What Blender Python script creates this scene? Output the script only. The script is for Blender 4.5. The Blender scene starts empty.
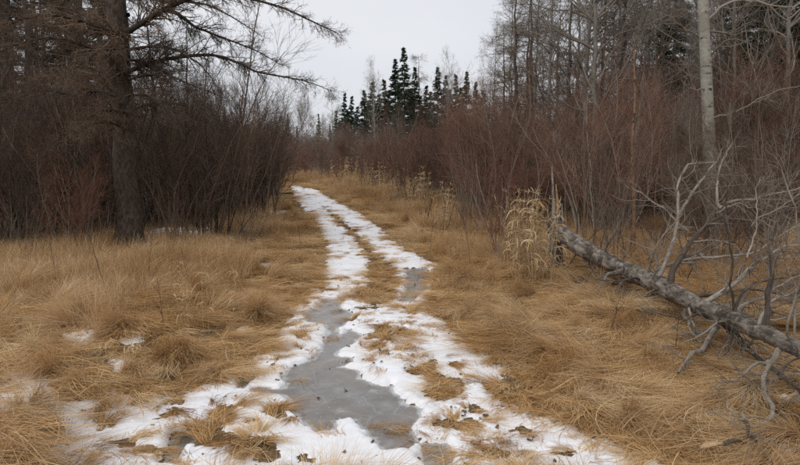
import bpy, math, random
import numpy as np

# ------------------------------------------------------------------ camera, sky, sun, exposure
SC = bpy.context.scene
COL = SC.collection
F, CX, CY, HOR, H = 666.0, 400.0, 232.5, 155.0, 1.65      # photo pixels (800x465)
PITCH = math.atan((CY - HOR) / F)
cam = bpy.data.cameras.new('camera')
cam.sensor_width = 36.0
cam.lens = 36.0 * F / 800.0
cam.clip_end = 2000
cam.clip_start = 0.05
camo = bpy.data.objects.new('camera', cam)
camo.location = (0, 0, H)
camo.rotation_euler = (math.pi / 2 - PITCH, 0, 0)
COL.objects.link(camo)
SC.camera = camo

SUN_EL, SUN_AZ = math.radians(42), math.radians(215)       # high thin light behind the left shoulder
W = bpy.data.worlds.new('World')
SC.world = W
W.use_nodes = True
nt = W.node_tree
nt.nodes.clear()
o_ = nt.nodes.new('ShaderNodeOutputWorld')
bg = nt.nodes.new('ShaderNodeBackground')
bg.inputs[1].default_value = 0.1
sky = nt.nodes.new('ShaderNodeTexSky')
sky.sky_type = 'NISHITA'
sky.sun_disc = False
sky.sun_elevation = SUN_EL
sky.sun_rotation = SUN_AZ
tc = nt.nodes.new('ShaderNodeTexCoord')
mp = nt.nodes.new('ShaderNodeMapping')
mp.inputs['Scale'].default_value = (1, 1, 2.6)
nz = nt.nodes.new('ShaderNodeTexNoise')
nz.inputs['Scale'].default_value = 1.7
nz.inputs['Detail'].default_value = 4
nz.inputs['Roughness'].default_value = 0.45
cr = nt.nodes.new('ShaderNodeValToRGB')
cr.color_ramp.elements[0].position = 0.3
cr.color_ramp.elements[0].color = (6.5, 6.75, 7.3, 1)     # the cloud deck
cr.color_ramp.elements[1].position = 0.7
cr.color_ramp.elements[1].color = (8.1, 8.2, 8.55, 1)
mx = nt.nodes.new('ShaderNodeMix')
mx.data_type = 'RGBA'
mx.inputs[0].default_value = 0.93
nt.links.new(tc.outputs['Generated'], mp.inputs[0])
nt.links.new(mp.outputs[0], nz.inputs[0])
nt.links.new(nz.outputs[0], cr.inputs[0])
nt.links.new(sky.outputs[0], mx.inputs[6])
nt.links.new(cr.outputs[0], mx.inputs[7])
nt.links.new(mx.outputs[2], bg.inputs[0])
nt.links.new(bg.outputs[0], o_.inputs[0])

sl = bpy.data.lights.new('sun', 'SUN')
sl.energy = 1.3
sl.angle = math.radians(35)
sl.color = (1, 0.97, 0.93)
so = bpy.data.objects.new('sun', sl)
COL.objects.link(so)
so.rotation_euler = (math.pi / 2 - SUN_EL, 0, math.pi - SUN_AZ)

SC.view_settings.view_transform = 'Standard'
SC.view_settings.look = 'None'
SC.view_settings.exposure = 0.05
SC.view_settings.gamma = 1
SC.render.engine = 'CYCLES'
SC.cycles.max_bounces = 4
SC.cycles.diffuse_bounces = 2
SC.cycles.glossy_bounces = 2
SC.cycles.transmission_bounces = 3
SC.cycles.transparent_max_bounces = 4
SC.cycles.use_denoising = False
SC.cycles.use_adaptive_sampling = False
SC.cycles.use_light_tree = False
W.cycles.sampling_method = 'NONE'
SC.cycles.pixel_filter_type = 'BLACKMAN_HARRIS'
SC.cycles.filter_width = 1.6

rng = np.random.default_rng(7)
random.seed(7)

# ------------------------------------------------------------------ photo pixels <-> world
FW = np.array([0, math.cos(PITCH), -math.sin(PITCH)])
UP = np.array([0, math.sin(PITCH), math.cos(PITCH)])
RT = np.array([1.0, 0, 0])


def ray(x, y):
    return FW + (x - CX) / F * RT - (y - CY) / F * UP


def at(x, y, d):                      # the point on a pixel's ray that stands d metres ahead
    r = ray(x, y)
    return np.array([0, 0, H]) + r * (d / r[1])


def gnd(x, y, z=0.0):                 # the point where a pixel's ray meets the ground
    r = ray(x, y)
    return np.array([0, 0, H]) + r * ((z - H) / r[2])


def proj(x, y, z):                    # world -> photo pixel
    dz = z - H
    dep = y * FW[1] + dz * FW[2]
    dep = np.where(dep < 0.2, 0.2, dep)
    return CX + F * x / dep, CY - F * (y * UP[1] + dz * UP[2]) / dep


# ------------------------------------------------------------------ noise, masks
def _hash(ix, iy, s):
    n = (ix.astype(np.int64) * 374761393 + iy.astype(np.int64) * 668265263 + s * 1442695041) & 0x7fffffff
    n = ((n ^ (n >> 13)) * 1274126177) & 0x7fffffff
    n = n ^ (n >> 16)
    return (n & 0xffff) / 65535.0


def vn(x, y, s=0):
    x = np.asarray(x, float); y = np.asarray(y, float)
    ix, iy = np.floor(x), np.floor(y)
    fx, fy = x - ix, y - iy
    fx = fx * fx * fx * (fx * (fx * 6 - 15) + 10)
    fy = fy * fy * fy * (fy * (fy * 6 - 15) + 10)
    a = _hash(ix, iy, s) * (1 - fx) + _hash(ix + 1, iy, s) * fx
    b = _hash(ix, iy + 1, s) * (1 - fx) + _hash(ix + 1, iy + 1, s) * fx
    return (a * (1 - fy) + b * fy) * 2 - 1


def fbm(x, y, s=0, o=3):
    t, a = 0, 0.6
    for k in range(o):
        t = t + a * vn(x * 2.03 ** k + 13.7 * k, y * 2.03 ** k + 7.1 * k, s + k)
        a *= 0.5
    return t


def sst(x, a, b):
    t = np.clip((x - a) / (b - a), 0, 1)
    return t * t * (3 - 2 * t)


def gpoly(pts):
    return np.array([gnd(x, y)[:2] for x, y in pts])


def sdf(P, X, Y):                     # signed distance to a polygon, positive inside
    d = np.full(X.shape, 1e9)
    ins = np.zeros(X.shape, bool)
    n = len(P)
    for i in range(n):
        a, b = P[i], P[(i + 1) % n]
        e = b - a
        wx, wy = X - a[0], Y - a[1]
        t = np.clip((wx * e[0] + wy * e[1]) / (e @ e + 1e-12), 0, 1)
        d = np.minimum(d, (wx - t * e[0]) ** 2 + (wy - t * e[1]) ** 2)
        c = ((a[1] > Y) != (b[1] > Y)) & (X < e[0] * (Y - a[1]) / (e[1] + 1e-12) + a[0])
        ins ^= c
    d = np.sqrt(d)
    return np.where(ins, d, -d)


TY = np.array([0, 3.5, 7.3, 12.9, 18, 24.4, 33, 60, 120])
TX = np.array([0.1, 0.05, -0.27, -0.77, -1.75, -3.0, -5.0, -12, -30])


def xc(y):
    return np.interp(y, TY, TX)


SNOW = [gpoly(p) for p in (
    [(330, 262), (318, 285), (298, 305), (283, 330), (262, 352), (238, 372), (205, 388), (178, 400), (190, 412), (160, 424),
     (112, 430), (80, 447), (60, 480), (700, 480), (645, 456), (600, 442), (570, 427), (535, 414), (502, 402), (490, 388), (500, 371),
     (480, 352), (462, 340), (440, 322), (427, 302), (434, 285), (430, 263), (412, 255), (395, 262), (398, 285), (386, 302),
     (374, 318), (360, 300), (352, 275), (345, 262)],
    [(292, 186), (302, 186), (312, 197), (325, 210), (338, 225), (354, 240), (364, 258), (369, 280), (350, 297), (325, 287), (329, 262),
     (328, 245), (318, 222), (305, 209), (297, 199)],
    [(303, 187), (316, 190), (337, 203), (357, 212), (374, 225), (394, 243), (414, 255), (425, 262), (405, 272), (388, 262), (370, 245),
     (352, 228), (338, 216), (322, 206)],
    [(256, 212), (285, 210), (292, 215), (262, 217)],
    [(-80, 402), (10, 386), (48, 390), (60, 420), (100, 406), (135, 404), (170, 400), (178, 412), (112, 432), (60, 480), (-80, 480)])]
# bare grass islands inside the snow (pixel centre, pixel half sizes)
ISLE = [(369, 298, 13, 13), (381, 334, 15, 8), (375, 351, 16, 6), (427, 366, 11, 8), (442, 392, 24, 13), (452, 423, 26, 5),
        (412, 374, 9, 6), (322, 284, 8, 10), (273, 413, 21, 13), (243, 445, 42, 11), (224, 411, 14, 11), (152, 452, 16, 6),
        (310, 459, 20, 6), (375, 272, 8, 12), (365, 250, 7, 9), (350, 232, 6, 5), (352, 318, 6, 4), (402, 330, 6, 5),
        (470, 408, 14, 5), (520, 430, 18, 5), (200, 432, 22, 7), (268, 456, 14, 5), (120, 447, 20, 6), (300, 338, 9, 7),
        (500, 452, 20, 5), (560, 452, 16, 4), (412, 312, 6, 6), (455, 365, 7, 5), (340, 222, 4, 4), (400, 400, 5, 3)]
# small snow lenses out in the grass
LENS = [(76, 351, 19, 6), (133, 349, 11, 5), (121, 374, 10, 7), (33, 400, 15, 15), (12, 425, 20, 10), (109, 411, 17, 8),
        (76, 422, 6, 9), (50, 447, 14, 5), (95, 400, 5, 4), (20, 383, 6, 4), (160, 396, 9, 5), (233, 302, 8, 5), (268, 265, 6, 2), (690, 322, 9, 6),
        (676, 313, 6, 4), (790, 412, 12, 5), (782, 455, 10, 3), (700, 262, 8, 3), (545, 278, 5, 2), (245, 330, 6, 4),
        (185, 240, 16, 3), (160, 236, 18, 3), (205, 236, 10, 2), (40, 252, 9, 3), (22, 246, 8, 2), (62, 246, 8, 2), (230, 243, 6, 2)]
PUD = [[(z[0] / 1.978 + 230, z[1] / 1.978 + 230) for z in p] for p in (
    [(148, 165), (185, 137), (225, 130), (218, 150), (246, 165), (226, 182), (212, 192), (215, 208), (236, 195), (260, 205), (246, 222),
     (218, 232), (206, 246), (242, 250), (236, 262), (216, 268), (250, 275), (256, 290), (300, 306), (318, 304), (326, 322), (345, 340), (375, 350),
     (379, 370), (358, 385), (360, 400), (373, 420), (350, 441), (310, 441), (285, 420), (270, 395), (245, 372), (207, 372),
     (202, 390), (170, 395), (150, 375), (130, 355), (124, 335), (100, 324), (52, 316), (52, 308), (104, 311), (115, 300), (108, 285),
     (118, 270), (160, 256), (184, 232), (190, 208), (190, 184), (150, 178)],
    [(380, 420), (425, 418), (441, 440), (430, 468), (400, 476), (374, 452)],
    [(345, 75), (385, 72), (397, 90), (386, 115), (360, 141), (333, 142), (350, 112), (349, 88)],
    [(14, 302), (30, 281), (56, 278), (42, 295), (20, 313)],
    [(-130, 430), (-115, 402), (-76, 390), (-66, 410), (-100, 430), (-106, 456), (-135, 460)],
    [(180, 466), (232, 462), (240, 490), (175, 490)])]
PUDW = [gpoly(p) for p in PUD]


def puddle(X, Y):
    d = np.full(X.shape, -9.0)
    for P in PUDW:
        lo, hi = P.min(0) - .6, P.max(0) + .6
        m = (X > lo[0]) & (X < hi[0]) & (Y > lo[1]) & (Y < hi[1])
        if m.any():
            d[m] = np.maximum(d[m], sdf(P, X[m], Y[m]))
    return d + 0.024 * fbm(X * 9, Y * 7, 40, 3) + .014 * vn(X * 34, Y * 28, 44)


def ell(L, U, V):
    d = np.full(U.shape, -9.0)
    for (a, b, rx, ry) in L:
        d = np.maximum(d, 1 - np.sqrt(((U - a) / rx) ** 2 + ((V - b) / ry) ** 2))
    return d


def snowmask(X, Y):                   # > 0 where snow lies; about metres
    m = np.full(X.shape, -1.0)
    for i, P in enumerate(SNOW):
        m = np.maximum(m, np.minimum(sdf(P, X, Y), .13 if i < 3 else .055))
    U, V = proj(X, Y, 0 * X)
    m = np.minimum(m, 0.13)
    m = np.maximum(m, np.where(ell(LENS, U, V) > -.5, ell(LENS, U, V) * 0.12, -1))
    m = np.minimum(m, -(ell(ISLE, U, V) + .5 * fbm(X * 5, Y * 5, 15, 2)) * 0.13 + .01)
    m = m + 0.08 * fbm(X * 4.2, Y * 2.6, 11, 3) + 0.085 * fbm(X * 13, Y * 9, 21, 3) + .05 * vn(X * 38, Y * 30, 25) + .03 * vn(X * 75, Y * 60, 26) + 0.032
    return m - 0.3 * sst(puddle(X, Y), -0.03, 0.008) - .4 * sst(puddle(X, Y), 0, .03)


def height(X, Y):
    dx = np.abs(X - xc(Y))
    bank = sst(dx, 1.0, 2.6)
    z = bank * (np.where(X > xc(Y), .05, .10) + 0.06 * fbm(X * 0.9, Y * 0.9, 3, 3) + 0.035 * fbm(X * 3.1, Y * 3.1, 5, 2))
    z = z + 0.012 * vn(X * 2.2, Y * 2.2, 8) * (1 - bank)
    z = z + 0.02 * np.exp(-((X - xc(Y)) / 0.22) ** 2)
    p = puddle(X, Y)
    return z - (0.035 + z) * sst(p, -0.06, 0.02)


# ------------------------------------------------------------------ mesh helpers
def mesh(name, V, quads=None, tris=None, tint=None, smooth=True, bark=None):
    me = bpy.data.meshes.new(name)
    V = np.asarray(V, np.float32).reshape(-1, 3)
    q = np.zeros((0, 4), np.int32) if quads is None else np.asarray(quads, np.int32).reshape(-1, 4)
    t = np.zeros((0, 3), np.int32) if tris is None else np.asarray(tris, np.int32).reshape(-1, 3)
    me.vertices.add(len(V))
    me.vertices.foreach_set('co', V.ravel())
    nl = len(q) * 4 + len(t) * 3
    me.loops.add(nl)
    me.loops.foreach_set('vertex_index', np.concatenate([q.ravel(), t.ravel()]))
    me.polygons.add(len(q) + len(t))
    st = np.concatenate([np.arange(len(q)) * 4, len(q) * 4 + np.arange(len(t)) * 3]).astype(np.int32)
    me.polygons.foreach_set('loop_start', st)
    me.polygons.foreach_set('use_smooth', np.full(len(q) + len(t), smooth))
    if tint is not None:
        a = me.attributes.new('tint', 'FLOAT', 'POINT')
        a.data.foreach_set('value', np.asarray(tint, np.float32).ravel())
    if bark is not None:
        a = me.attributes.new('bark', 'FLOAT_VECTOR', 'POINT')
        a.data.foreach_set('vector', np.asarray(bark, np.float32).ravel())
    me.update(calc_edges=True)
    return me


def obj(name, me, mat=None, parent=None, loc=None):
    o = bpy.data.objects.new(name, me)
    COL.objects.link(o)
    if mat is not None and len(me.materials) == 0:
        me.materials.append(mat)
    if parent is not None:
        o.parent = parent
    if loc is not None:
        o.location = loc
    return o


def tag(o, label=None, cat=None, group=None, kind=None):
    if label: o['label'] = label
    if cat: o['category'] = cat
    if group: o['group'] = group
    if kind: o['kind'] = kind
    return o


def empty(name, loc, rz=0.0):
    o = bpy.data.objects.new(name, None)
    COL.objects.link(o)
    o.location = loc
    o.rotation_euler = (0, 0, rz)
    o.empty_display_size = .2
    return o


def limb_mesh(name, P, R, k=9, lump=.06, fine=.02):
    """one limb or trunk with lumps, flutes and coordinates along the bark"""
    n = len(R)
    s = np.concatenate([[0], np.cumsum(np.linalg.norm(np.diff(P, axis=0), axis=1))])
    V, Q, t = tubes(P[None], R[None], k)
    a = np.arange(k) * 2 * math.pi / k
    A, S = np.meshgrid(a, s)
    rm = R.mean()
    o = rng.random() * 50
    f = 1 + lump * (vn(np.cos(A) * 1.3 + o, S / (rm * 5) + np.sin(A) * 1.3, 3) + .5 * vn(np.cos(A) * 3 + o, S / (rm * 2) + np.sin(A) * 3, 4)) + fine * rng.standard_normal(A.shape)
    V = V.reshape(n, k, 3)
    V = P[:, None] + (V - P[:, None]) * f[..., None]
    bk = np.stack([np.cos(A) * rm + o, np.sin(A) * rm, S], -1)
    return mesh(name, V, Q, tint=t, bark=bk)


def tubes(P, R, k=3, cap=False, rough=0.0):
    """P (B,n,3) centre lines, R (B,n) radii -> verts, quads, tint per vertex"""
    B, n = R.shape
    T = np.empty_like(P)
    T[:, 1:-1] = P[:, 2:] - P[:, :-2]
    T[:, 0] = P[:, 1] - P[:, 0]
    T[:, -1] = P[:, -1] - P[:, -2]
    T /= np.linalg.norm(T, axis=2, keepdims=True) + 1e-9
    ref = np.zeros((B, 1, 3))
    tm = np.abs(T.mean(1))
    ref[np.arange(B), 0, np.argmin(tm, axis=1)] = 1
    N = np.cross(T, np.broadcast_to(ref, T.shape))
    N /= np.linalg.norm(N, axis=2, keepdims=True) + 1e-9
    Bn = np.cross(T, N)
    a = np.arange(k) * 2 * math.pi / k
    ca, sa = np.cos(a), np.sin(a)
    Rk = R[:, :, None] * np.ones(k)
    if rough:
        Rk = Rk * (1 + rough * rng.standard_normal(Rk.shape))
    V = P[:, :, None, :] + (N[:, :, None, :] * ca[:, None] + Bn[:, :, None, :] * sa[:, None]) * Rk[..., None]
    idx = np.arange(B * n * k).reshape(B, n, k)
    i0, i1 = idx[:, :-1], idx[:, 1:]
    Q = np.stack([i0, np.roll(i0, -1, 2), np.roll(i1, -1, 2), i1], -1).reshape(-1, 4)
    tint = np.repeat(rng.random(B), n * k)
    return V.reshape(-1, 3), Q, tint


def join(parts):
    Vs, Qs, Ts, o = [], [], [], 0
    for V, Q, t in parts:
        Vs.append(V); Qs.append(Q + o); Ts.append(t)
        o += len(V)
    return np.concatenate(Vs), np.concatenate(Qs), np.concatenate(Ts)


def unit(v):
    return v / (np.linalg.norm(v, axis=-1, keepdims=True) + 1e-9)


def walk(P0, D0, L, n, wob=0.1, up=0.0, r0=None, r1=None, floor=None):
    """grow B random-walk lines of n points"""
    B = len(P0)
    P = np.empty((B, n, 3))
    P[:, 0] = P0
    d = unit(D0)
    st = (np.asarray(L) / (n - 1))[:, None]
    for i in range(1, n):
        d = d + wob * rng.standard_normal((B, 3))
        d[:, 2] += up
        d = unit(d)
        P[:, i] = P[:, i - 1] + d * st
        if floor is not None:
            P[:, i, 2] = np.maximum(P[:, i, 2], floor)
    t = np.linspace(0, 1, n)
    R = None
    if r0 is not None:
        R = np.asarray(r0)[:, None] * (1 - t) + np.asarray(r1)[:, None] * t
    return P, R


def kids(P, R, cnt, t0, t1, l0, l1, ang, n, wob=.12, up=0.05, rr=0.6, rend=0.4, taper=True, flat=0.0, rmin=0.0008, lmul=None):
    """children of every line in the batch"""
    B, m = R.shape
    b = np.repeat(np.arange(B), cnt)
    t = t0 + (t1 - t0) * rng.random(len(b))
    f = t * (m - 1)
    i = np.minimum(f.astype(int), m - 2)
    w = (f - i)[:, None]
    S = P[b, i] * (1 - w) + P[b, i + 1] * w
    D = unit(P[b, i + 1] - P[b, i])
    rp = (R[b, i] * (1 - w[:, 0]) + R[b, i + 1] * w[:, 0])
    q = rng.standard_normal((len(b), 3))
    q[:, 2] *= (1 - flat)
    q = unit(np.cross(D, q))
    if flat > 0:
        q[:, 2] *= (1 - flat)
    a = ang * (0.7 + 0.6 * rng.random(len(b)))[:, None]
    D2 = D * np.cos(a) + q * np.sin(a)
    L = (l0 + (l1 - l0) * rng.random(len(b)))
    if taper:
        L = L * (1.15 - 0.75 * t)
    if lmul is not None:
        L = L * lmul[b]
    r = np.maximum(rp * rr, rmin)
    return walk(S, D2, L, n, wob, up, r, np.maximum(r * rend, rmin * .6))


def spline(pts, n):
    """smooth resample of a control polyline (Catmull-Rom)"""
    p = np.asarray(pts, float)
    p = np.vstack([2 * p[0] - p[1], p, 2 * p[-1] - p[-2]])
    m = len(p) - 3
    t = np.linspace(0, m - 1e-6, n)
    i = t.astype(int)
    u = (t - i)[:, None]
    a, b, c, d = p[i], p[i + 1], p[i + 2], p[i + 3]
    return .5 * (2 * b + (c - a) * u + (2 * a - 5 * b + 4 * c - d) * u ** 2 + (3 * b - a - 3 * c + d) * u ** 3)


# ------------------------------------------------------------------ materials
def nmat(name):
    m = bpy.data.materials.new(name)
    m.use_nodes = True
    t = m.node_tree
    b = t.nodes['Principled BSDF']
    b.inputs['Specular IOR Level'].default_value = 0.25
    return m, t, b


def ramp(t, fac, stops):
    r = t.nodes.new('ShaderNodeValToRGB')
    e = r.color_ramp.elements
    e[0].position, e[0].color = stops[0][0], (*stops[0][1], 1)
    e[1].position, e[1].color = stops[-1][0], (*stops[-1][1], 1)
    for p, c in stops[1:-1]:
        k = e.new(p)
        k.color = (*c, 1)
    t.links.new(fac, r.inputs[0])
    return r.outputs[0]


def noise(t, scale, detail=4, rough=.6, coord='Object', stretch=None):
    if coord == 'bark':
        c = t.nodes.new('ShaderNodeAttribute')
        c.attribute_name = 'bark'
        v = c.outputs['Vector']
    else:
        c = t.nodes.new('ShaderNodeTexCoord')
        v = c.outputs[coord]
    if stretch:
        m = t.nodes.new('ShaderNodeMapping')
        m.inputs['Scale'].default_value = stretch
        t.links.new(v, m.inputs[0])
        v = m.outputs[0]
    n = t.nodes.new('ShaderNodeTexNoise')
    n.inputs['Scale'].default_value = scale
    n.inputs['Detail'].default_value = detail
    n.inputs['Roughness'].default_value = rough
    t.links.new(v, n.inputs[0])
    return n.outputs[0]


def math_(t, op, a, b):
    m = t.nodes.new('ShaderNodeMath')
    m.operation = op
    for i, x in enumerate((a, b)):
        if isinstance(x, (int, float)):
            m.inputs[i].default_value = x
        else:
            t.links.new(x, m.inputs[i])
    return m.outputs[0]


def mixc(t, fac, a, b):
    m = t.nodes.new('ShaderNodeMix')
    m.data_type = 'RGBA'
    if isinstance(fac, (int, float)):
        m.inputs[0].default_value = fac
    else:
        t.links.new(fac, m.inputs[0])
    for i, x in ((6, a), (7, b)):
        if isinstance(x, tuple):
            m.inputs[i].default_value = (*x, 1)
        else:
            t.links.new(x, m.inputs[i])
    return m.outputs[2]


def bump(t, b, h, strength=.5, dist=.01):
    n = t.nodes.new('ShaderNodeBump')
    n.inputs['Strength'].default_value = strength
    n.inputs['Distance'].default_value = dist
    t.links.new(h, n.inputs['Height'])
    t.links.new(n.outputs[0], b.inputs['Normal'])


def attr(t, name):
    a = t.nodes.new('ShaderNodeAttribute')
    a.attribute_name = name
    return a.outputs['Fac']


def twig_mat(name, lo, mid, hi, rough=.75):
    m, t, b = nmat(name)
    oi = t.nodes.new('ShaderNodeObjectInfo')
    f = math_(t, 'ADD', math_(t, 'MULTIPLY', attr(t, 'tint'), .5), math_(t, 'MULTIPLY', oi.outputs['Random'], .5))
    t.links.new(ramp(t, f, [(.05, lo), (.5, mid), (.95, hi)]), b.inputs['Base Color'])
    b.inputs['Roughness'].default_value = rough
    return m


def bark_mat(name, lo, hi, scale=14, stretch=(1, 1, .25), marks=None, dist=.02, moss=None, along=False):
    m, t, b = nmat(name)
    n = noise(t, scale, 6, .65, 'bark' if along else 'Object', stretch)
    c = ramp(t, n, [(.3, lo), (.68, hi)])
    n2 = noise(t, scale * .22, 3, .6)
    c = mixc(t, ramp(t, n2, [(.35, (0, 0, 0)), (.7, (.45, .45, .45))]), c, tuple(x * .55 for x in lo))
    if marks:
        k = noise(t, marks[0], 3, .6, 'Object', marks[1])
        c = mixc(t, ramp(t, k, [(marks[2], (0, 0, 0)), (marks[2] + .05, (1, 1, 1))]), c, marks[3])
    if moss:
        k = noise(t, 7, 6, .75)
        c = mixc(t, ramp(t, k, [(.47, (0, 0, 0)), (.56, (.85, .85, .85))]), c, moss)
    t.links.new(c, b.inputs['Base Color'])
    b.inputs['Roughness'].default_value = .9
    bump(t, b, n, .9, dist)
    return m


def grass_mat(name, stops, trans=.25):
    m, t, b = nmat(name)
    oi = t.nodes.new('ShaderNodeObjectInfo')
    f = math_(t, 'ADD', math_(t, 'MULTIPLY', attr(t, 'tint'), .62), math_(t, 'MULTIPLY', oi.outputs['Random'], .38))
    c = ramp(t, f, stops)
    t.links.new(c, b.inputs['Base Color'])
    b.inputs['Roughness'].default_value = .7
    tr = t.nodes.new('ShaderNodeBsdfTranslucent')
    t.links.new(c, tr.inputs[0])
    s = t.nodes.new('ShaderNodeMixShader')
    s.inputs[0].default_value = trans
    t.links.new(b.outputs[0], s.inputs[1])
    t.links.new(tr.outputs[0], s.inputs[2])
    t.links.new(s.outputs[0], t.nodes['Material Output'].inputs[0])
    return m


M = {}
M['lying'] = grass_mat('matted_grass', [(.1, (.14, .068, .025)), (.33, (.46, .26, .1)), (.6, (.68, .44, .2)), (.9, (.85, .68, .43))])
M['mop'] = grass_mat('combed_grass', [(.1, (.2, .115, .052)), (.35, (.52, .325, .155)), (.6, (.72, .51, .285)), (.9, (.86, .71, .49))])
M['upright'] = grass_mat('standing_grass', [(.05, (.18, .098, .04)), (.38, (.45, .275, .13)), (.65, (.63, .42, .22)), (.92, (.8, .64, .42))])
M['reed'] = grass_mat('reed_straw', [(.05, (.3, .19, .09)), (.5, (.56, .4, .215)), (.95, (.8, .66, .44))])
M['orange'] = grass_mat('orange_grass', [(.05, (.25, .11, .03)), (.5, (.5, .25, .07)), (.95, (.62, .38, .14))])
M['leaf'] = twig_mat('dead_leaf', (.05, .03, .018), (.13, .075, .04), (.26, .16, .085))
M['tw_red'] = twig_mat('red_twigs', (.1, .045, .03), (.19, .092, .06), (.3, .175, .12))
M['tw_brown'] = twig_mat('brown_twigs', (.07, .045, .033), (.14, .092, .066), (.24, .17, .125))
M['tw_grey'] = twig_mat('grey_twigs', (.12, .1, .08), (.21, .175, .14), (.32, .275, .23))
M['tw_dark'] = twig_mat('dark_twigs', (.04, .028, .022), (.07, .05, .038), (.12, .085, .06))
M['tw_larch'] = twig_mat('larch_twigs', (.075, .05, .034), (.145, .1, .068), (.25, .175, .12))
M['tw_larchdark'] = twig_mat('larch_limb_twigs', (.045, .032, .024), (.1, .07, .048), (.2, .14, .095))
M['tw_pale'] = twig_mat('pale_twigs', (.2, .17, .14), (.3, .265, .225), (.42, .38, .33))
M['spruce'] = twig_mat('spruce_needles', (.018, .034, .018), (.036, .06, .03), (.07, .1, .048))
M['bark_larch'] = bark_mat('larch_bark', (.03, .022, .017), (.17, .13, .1), 30, (1, 1, .4), dist=.03)
M['bark_larchbig'] = bark_mat('big_larch_bark', (.02, .015, .011), (.14, .1, .074), 30, (1, 1, .4), dist=.035, along=True)
M['bark_aspen'] = bark_mat('aspen_bark', (.24, .22, .18), (.42, .4, .34), 9, (1, 1, 1.5), (7, (1, 1, 3.2), .6, (.05, .045, .04)), .006)
M['bark_birch'] = bark_mat('birch_bark', (.3, .28, .25), (.48, .46, .42), 9, (1, 1, 1.5), (6, (1, 1, 3), .6, (.07, .06, .05)), .004)
M['bark_orange'] = bark_mat('orange_bark', (.13, .075, .045), (.36, .22, .14), 16, (1, 1, .5), (9, (1, 1, 1.2), .58, (.07, .045, .03)), .004)
M['bark_log'] = bark_mat('weathered_log', (.05, .04, .03), (.43, .375, .31), 30, (1, 1, .2), dist=.03, moss=(.05, .038, .028), along=True)
M['bark_limb'] = bark_mat('weathered_limb', (.16, .135, .105), (.46, .41, .345), 60, (1, 1, .16), dist=.006, along=True)
M['bark_dark'] = bark_mat('dark_limb', (.04, .032, .026), (.15, .12, .095), 60, (1, 1, .16), dist=.006, along=True)
M['bark_limbdark'] = bark_mat('larch_limb_bark', (.02, .016, .013), (.075, .058, .045), 14, (1, 1, .5), dist=.006)
M['bark_grey'] = bark_mat('grey_bark', (.12, .105, .085), (.3, .27, .23), 10, (1, 1, .5), dist=.01)
M['wood'] = bark_mat('split_wood', (.34, .2, .1), (.62, .44, .26), 10, (1, 1, .15), dist=.004)

# thatch and soil
m, t, b = nmat('ground_thatch')
n1 = noise(t, 38, 6, .7, 'Object', (1, .45, 1))
n2 = noise(t, 1.3, 5, .6)
c = ramp(t, n1, [(.25, (.06, .038, .02)), (.5, (.2, .125, .062)), (.75, (.4, .27, .14))])
c = mixc(t, ramp(t, n2, [(.4, (0, 0, 0)), (.7, (.7, .7, .7))]), c, (.07, .045, .028))
t.links.new(c, b.inputs['Base Color'])
b.inputs['Roughness'].default_value = .95
bump(t, b, n1, 1, .03)
M['ground'] = m
# snow
m, t, b = nmat('old_snow')
n1 = noise(t, 60, 5, .65)
n2 = noise(t, 4, 5, .6)
c = mixc(t, ramp(t, n2, [(.35, (0, 0, 0)), (.75, (.5, .5, .5))]), (.9, .905, .92), (.7, .68, .66))
t.links.new(c, b.inputs['Base Color'])
b.inputs['Roughness'].default_value = .6
b.inputs['Subsurface Weight'].default_value = .0
bump(t, b, n1, .6, .006)
M['snow'] = m
# puddle ice
m, t, b = nmat('puddle_ice')
n1 = noise(t, 5, 6, .62)
n2 = noise(t, 26, 5, .6)
n3 = noise(t, 2.1, 3, .5)
c = ramp(t, n1, [(.3, (.105, .09, .077)), (.55, (.185, .168, .152)), (.78, (.3, .285, .27))])
vo = t.nodes.new('ShaderNodeTexVoronoi')
vo.feature = 'DISTANCE_TO_EDGE'
vo.inputs['Scale'].default_value = 2.6
cc = t.nodes.new('ShaderNodeTexCoord')
wp = t.nodes.new('ShaderNodeMix'); wp.data_type = 'RGBA'; wp.inputs[0].default_value = .12
nn = t.nodes.new('ShaderNodeTexNoise'); nn.inputs['Scale'].default_value = 4
t.links.new(cc.outputs['Object'], nn.inputs[0])
t.links.new(cc.outputs['Object'], wp.inputs[6]); t.links.new(nn.outputs['Color'], wp.inputs[7])
t.links.new(wp.outputs[2], vo.inputs[0])
c = mixc(t, ramp(t, noise(t, 1.7, 4, .6), [(.42, (0, 0, 0)), (.66, (.7, .7, .7))]), c, (.19, .15, .11))
c = mixc(t, ramp(t, noise(t, 3.3, 6, .7), [(.58, (0, 0, 0)), (.72, (.6, .6, .6))]), c, (.5, .5, .5))
c = mixc(t, ramp(t, vo.outputs['Distance'], [(.0, (.32, .32, .32)), (.012, (0, 0, 0))]), c, (.42, .42, .43))
rimf = math_(t, 'ADD', attr(t, 'tint'), math_(t, 'MULTIPLY', math_(t, 'SUBTRACT', noise(t, 9, 4, .65), .5), .12))
c = mixc(t, ramp(t, rimf, [(.0, (.6, .6, .6)), (.025, (0, 0, 0))]), c, (.62, .62, .62))
c = mixc(t, ramp(t, noise(t, 55, 2, .5), [(.66, (0, 0, 0)), (.72, (.5, .5, .5))]), c, (.55, .55, .55))
t.links.new(c, b.inputs['Base Color'])
t.links.new(ramp(t, n2, [(.3, (.05, .05, .05)), (.7, (.26, .26, .26))]), b.inputs['Roughness'])
b.inputs['Specular IOR Level'].default_value = .5
bump(t, b, math_(t, 'ADD', n3, math_(t, 'MULTIPLY', n2, .15)), .12, .02)
M['ice'] = m

# ------------------------------------------------------------------ the ground, snow, ice
def graded(a, b, fine, far, g=1.12):
    L = list(np.arange(a, b + 1e-6, fine))
    s, x = fine, b
    while x < far:
        s *= g
        x += s
        L.append(x)
    return L


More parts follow.
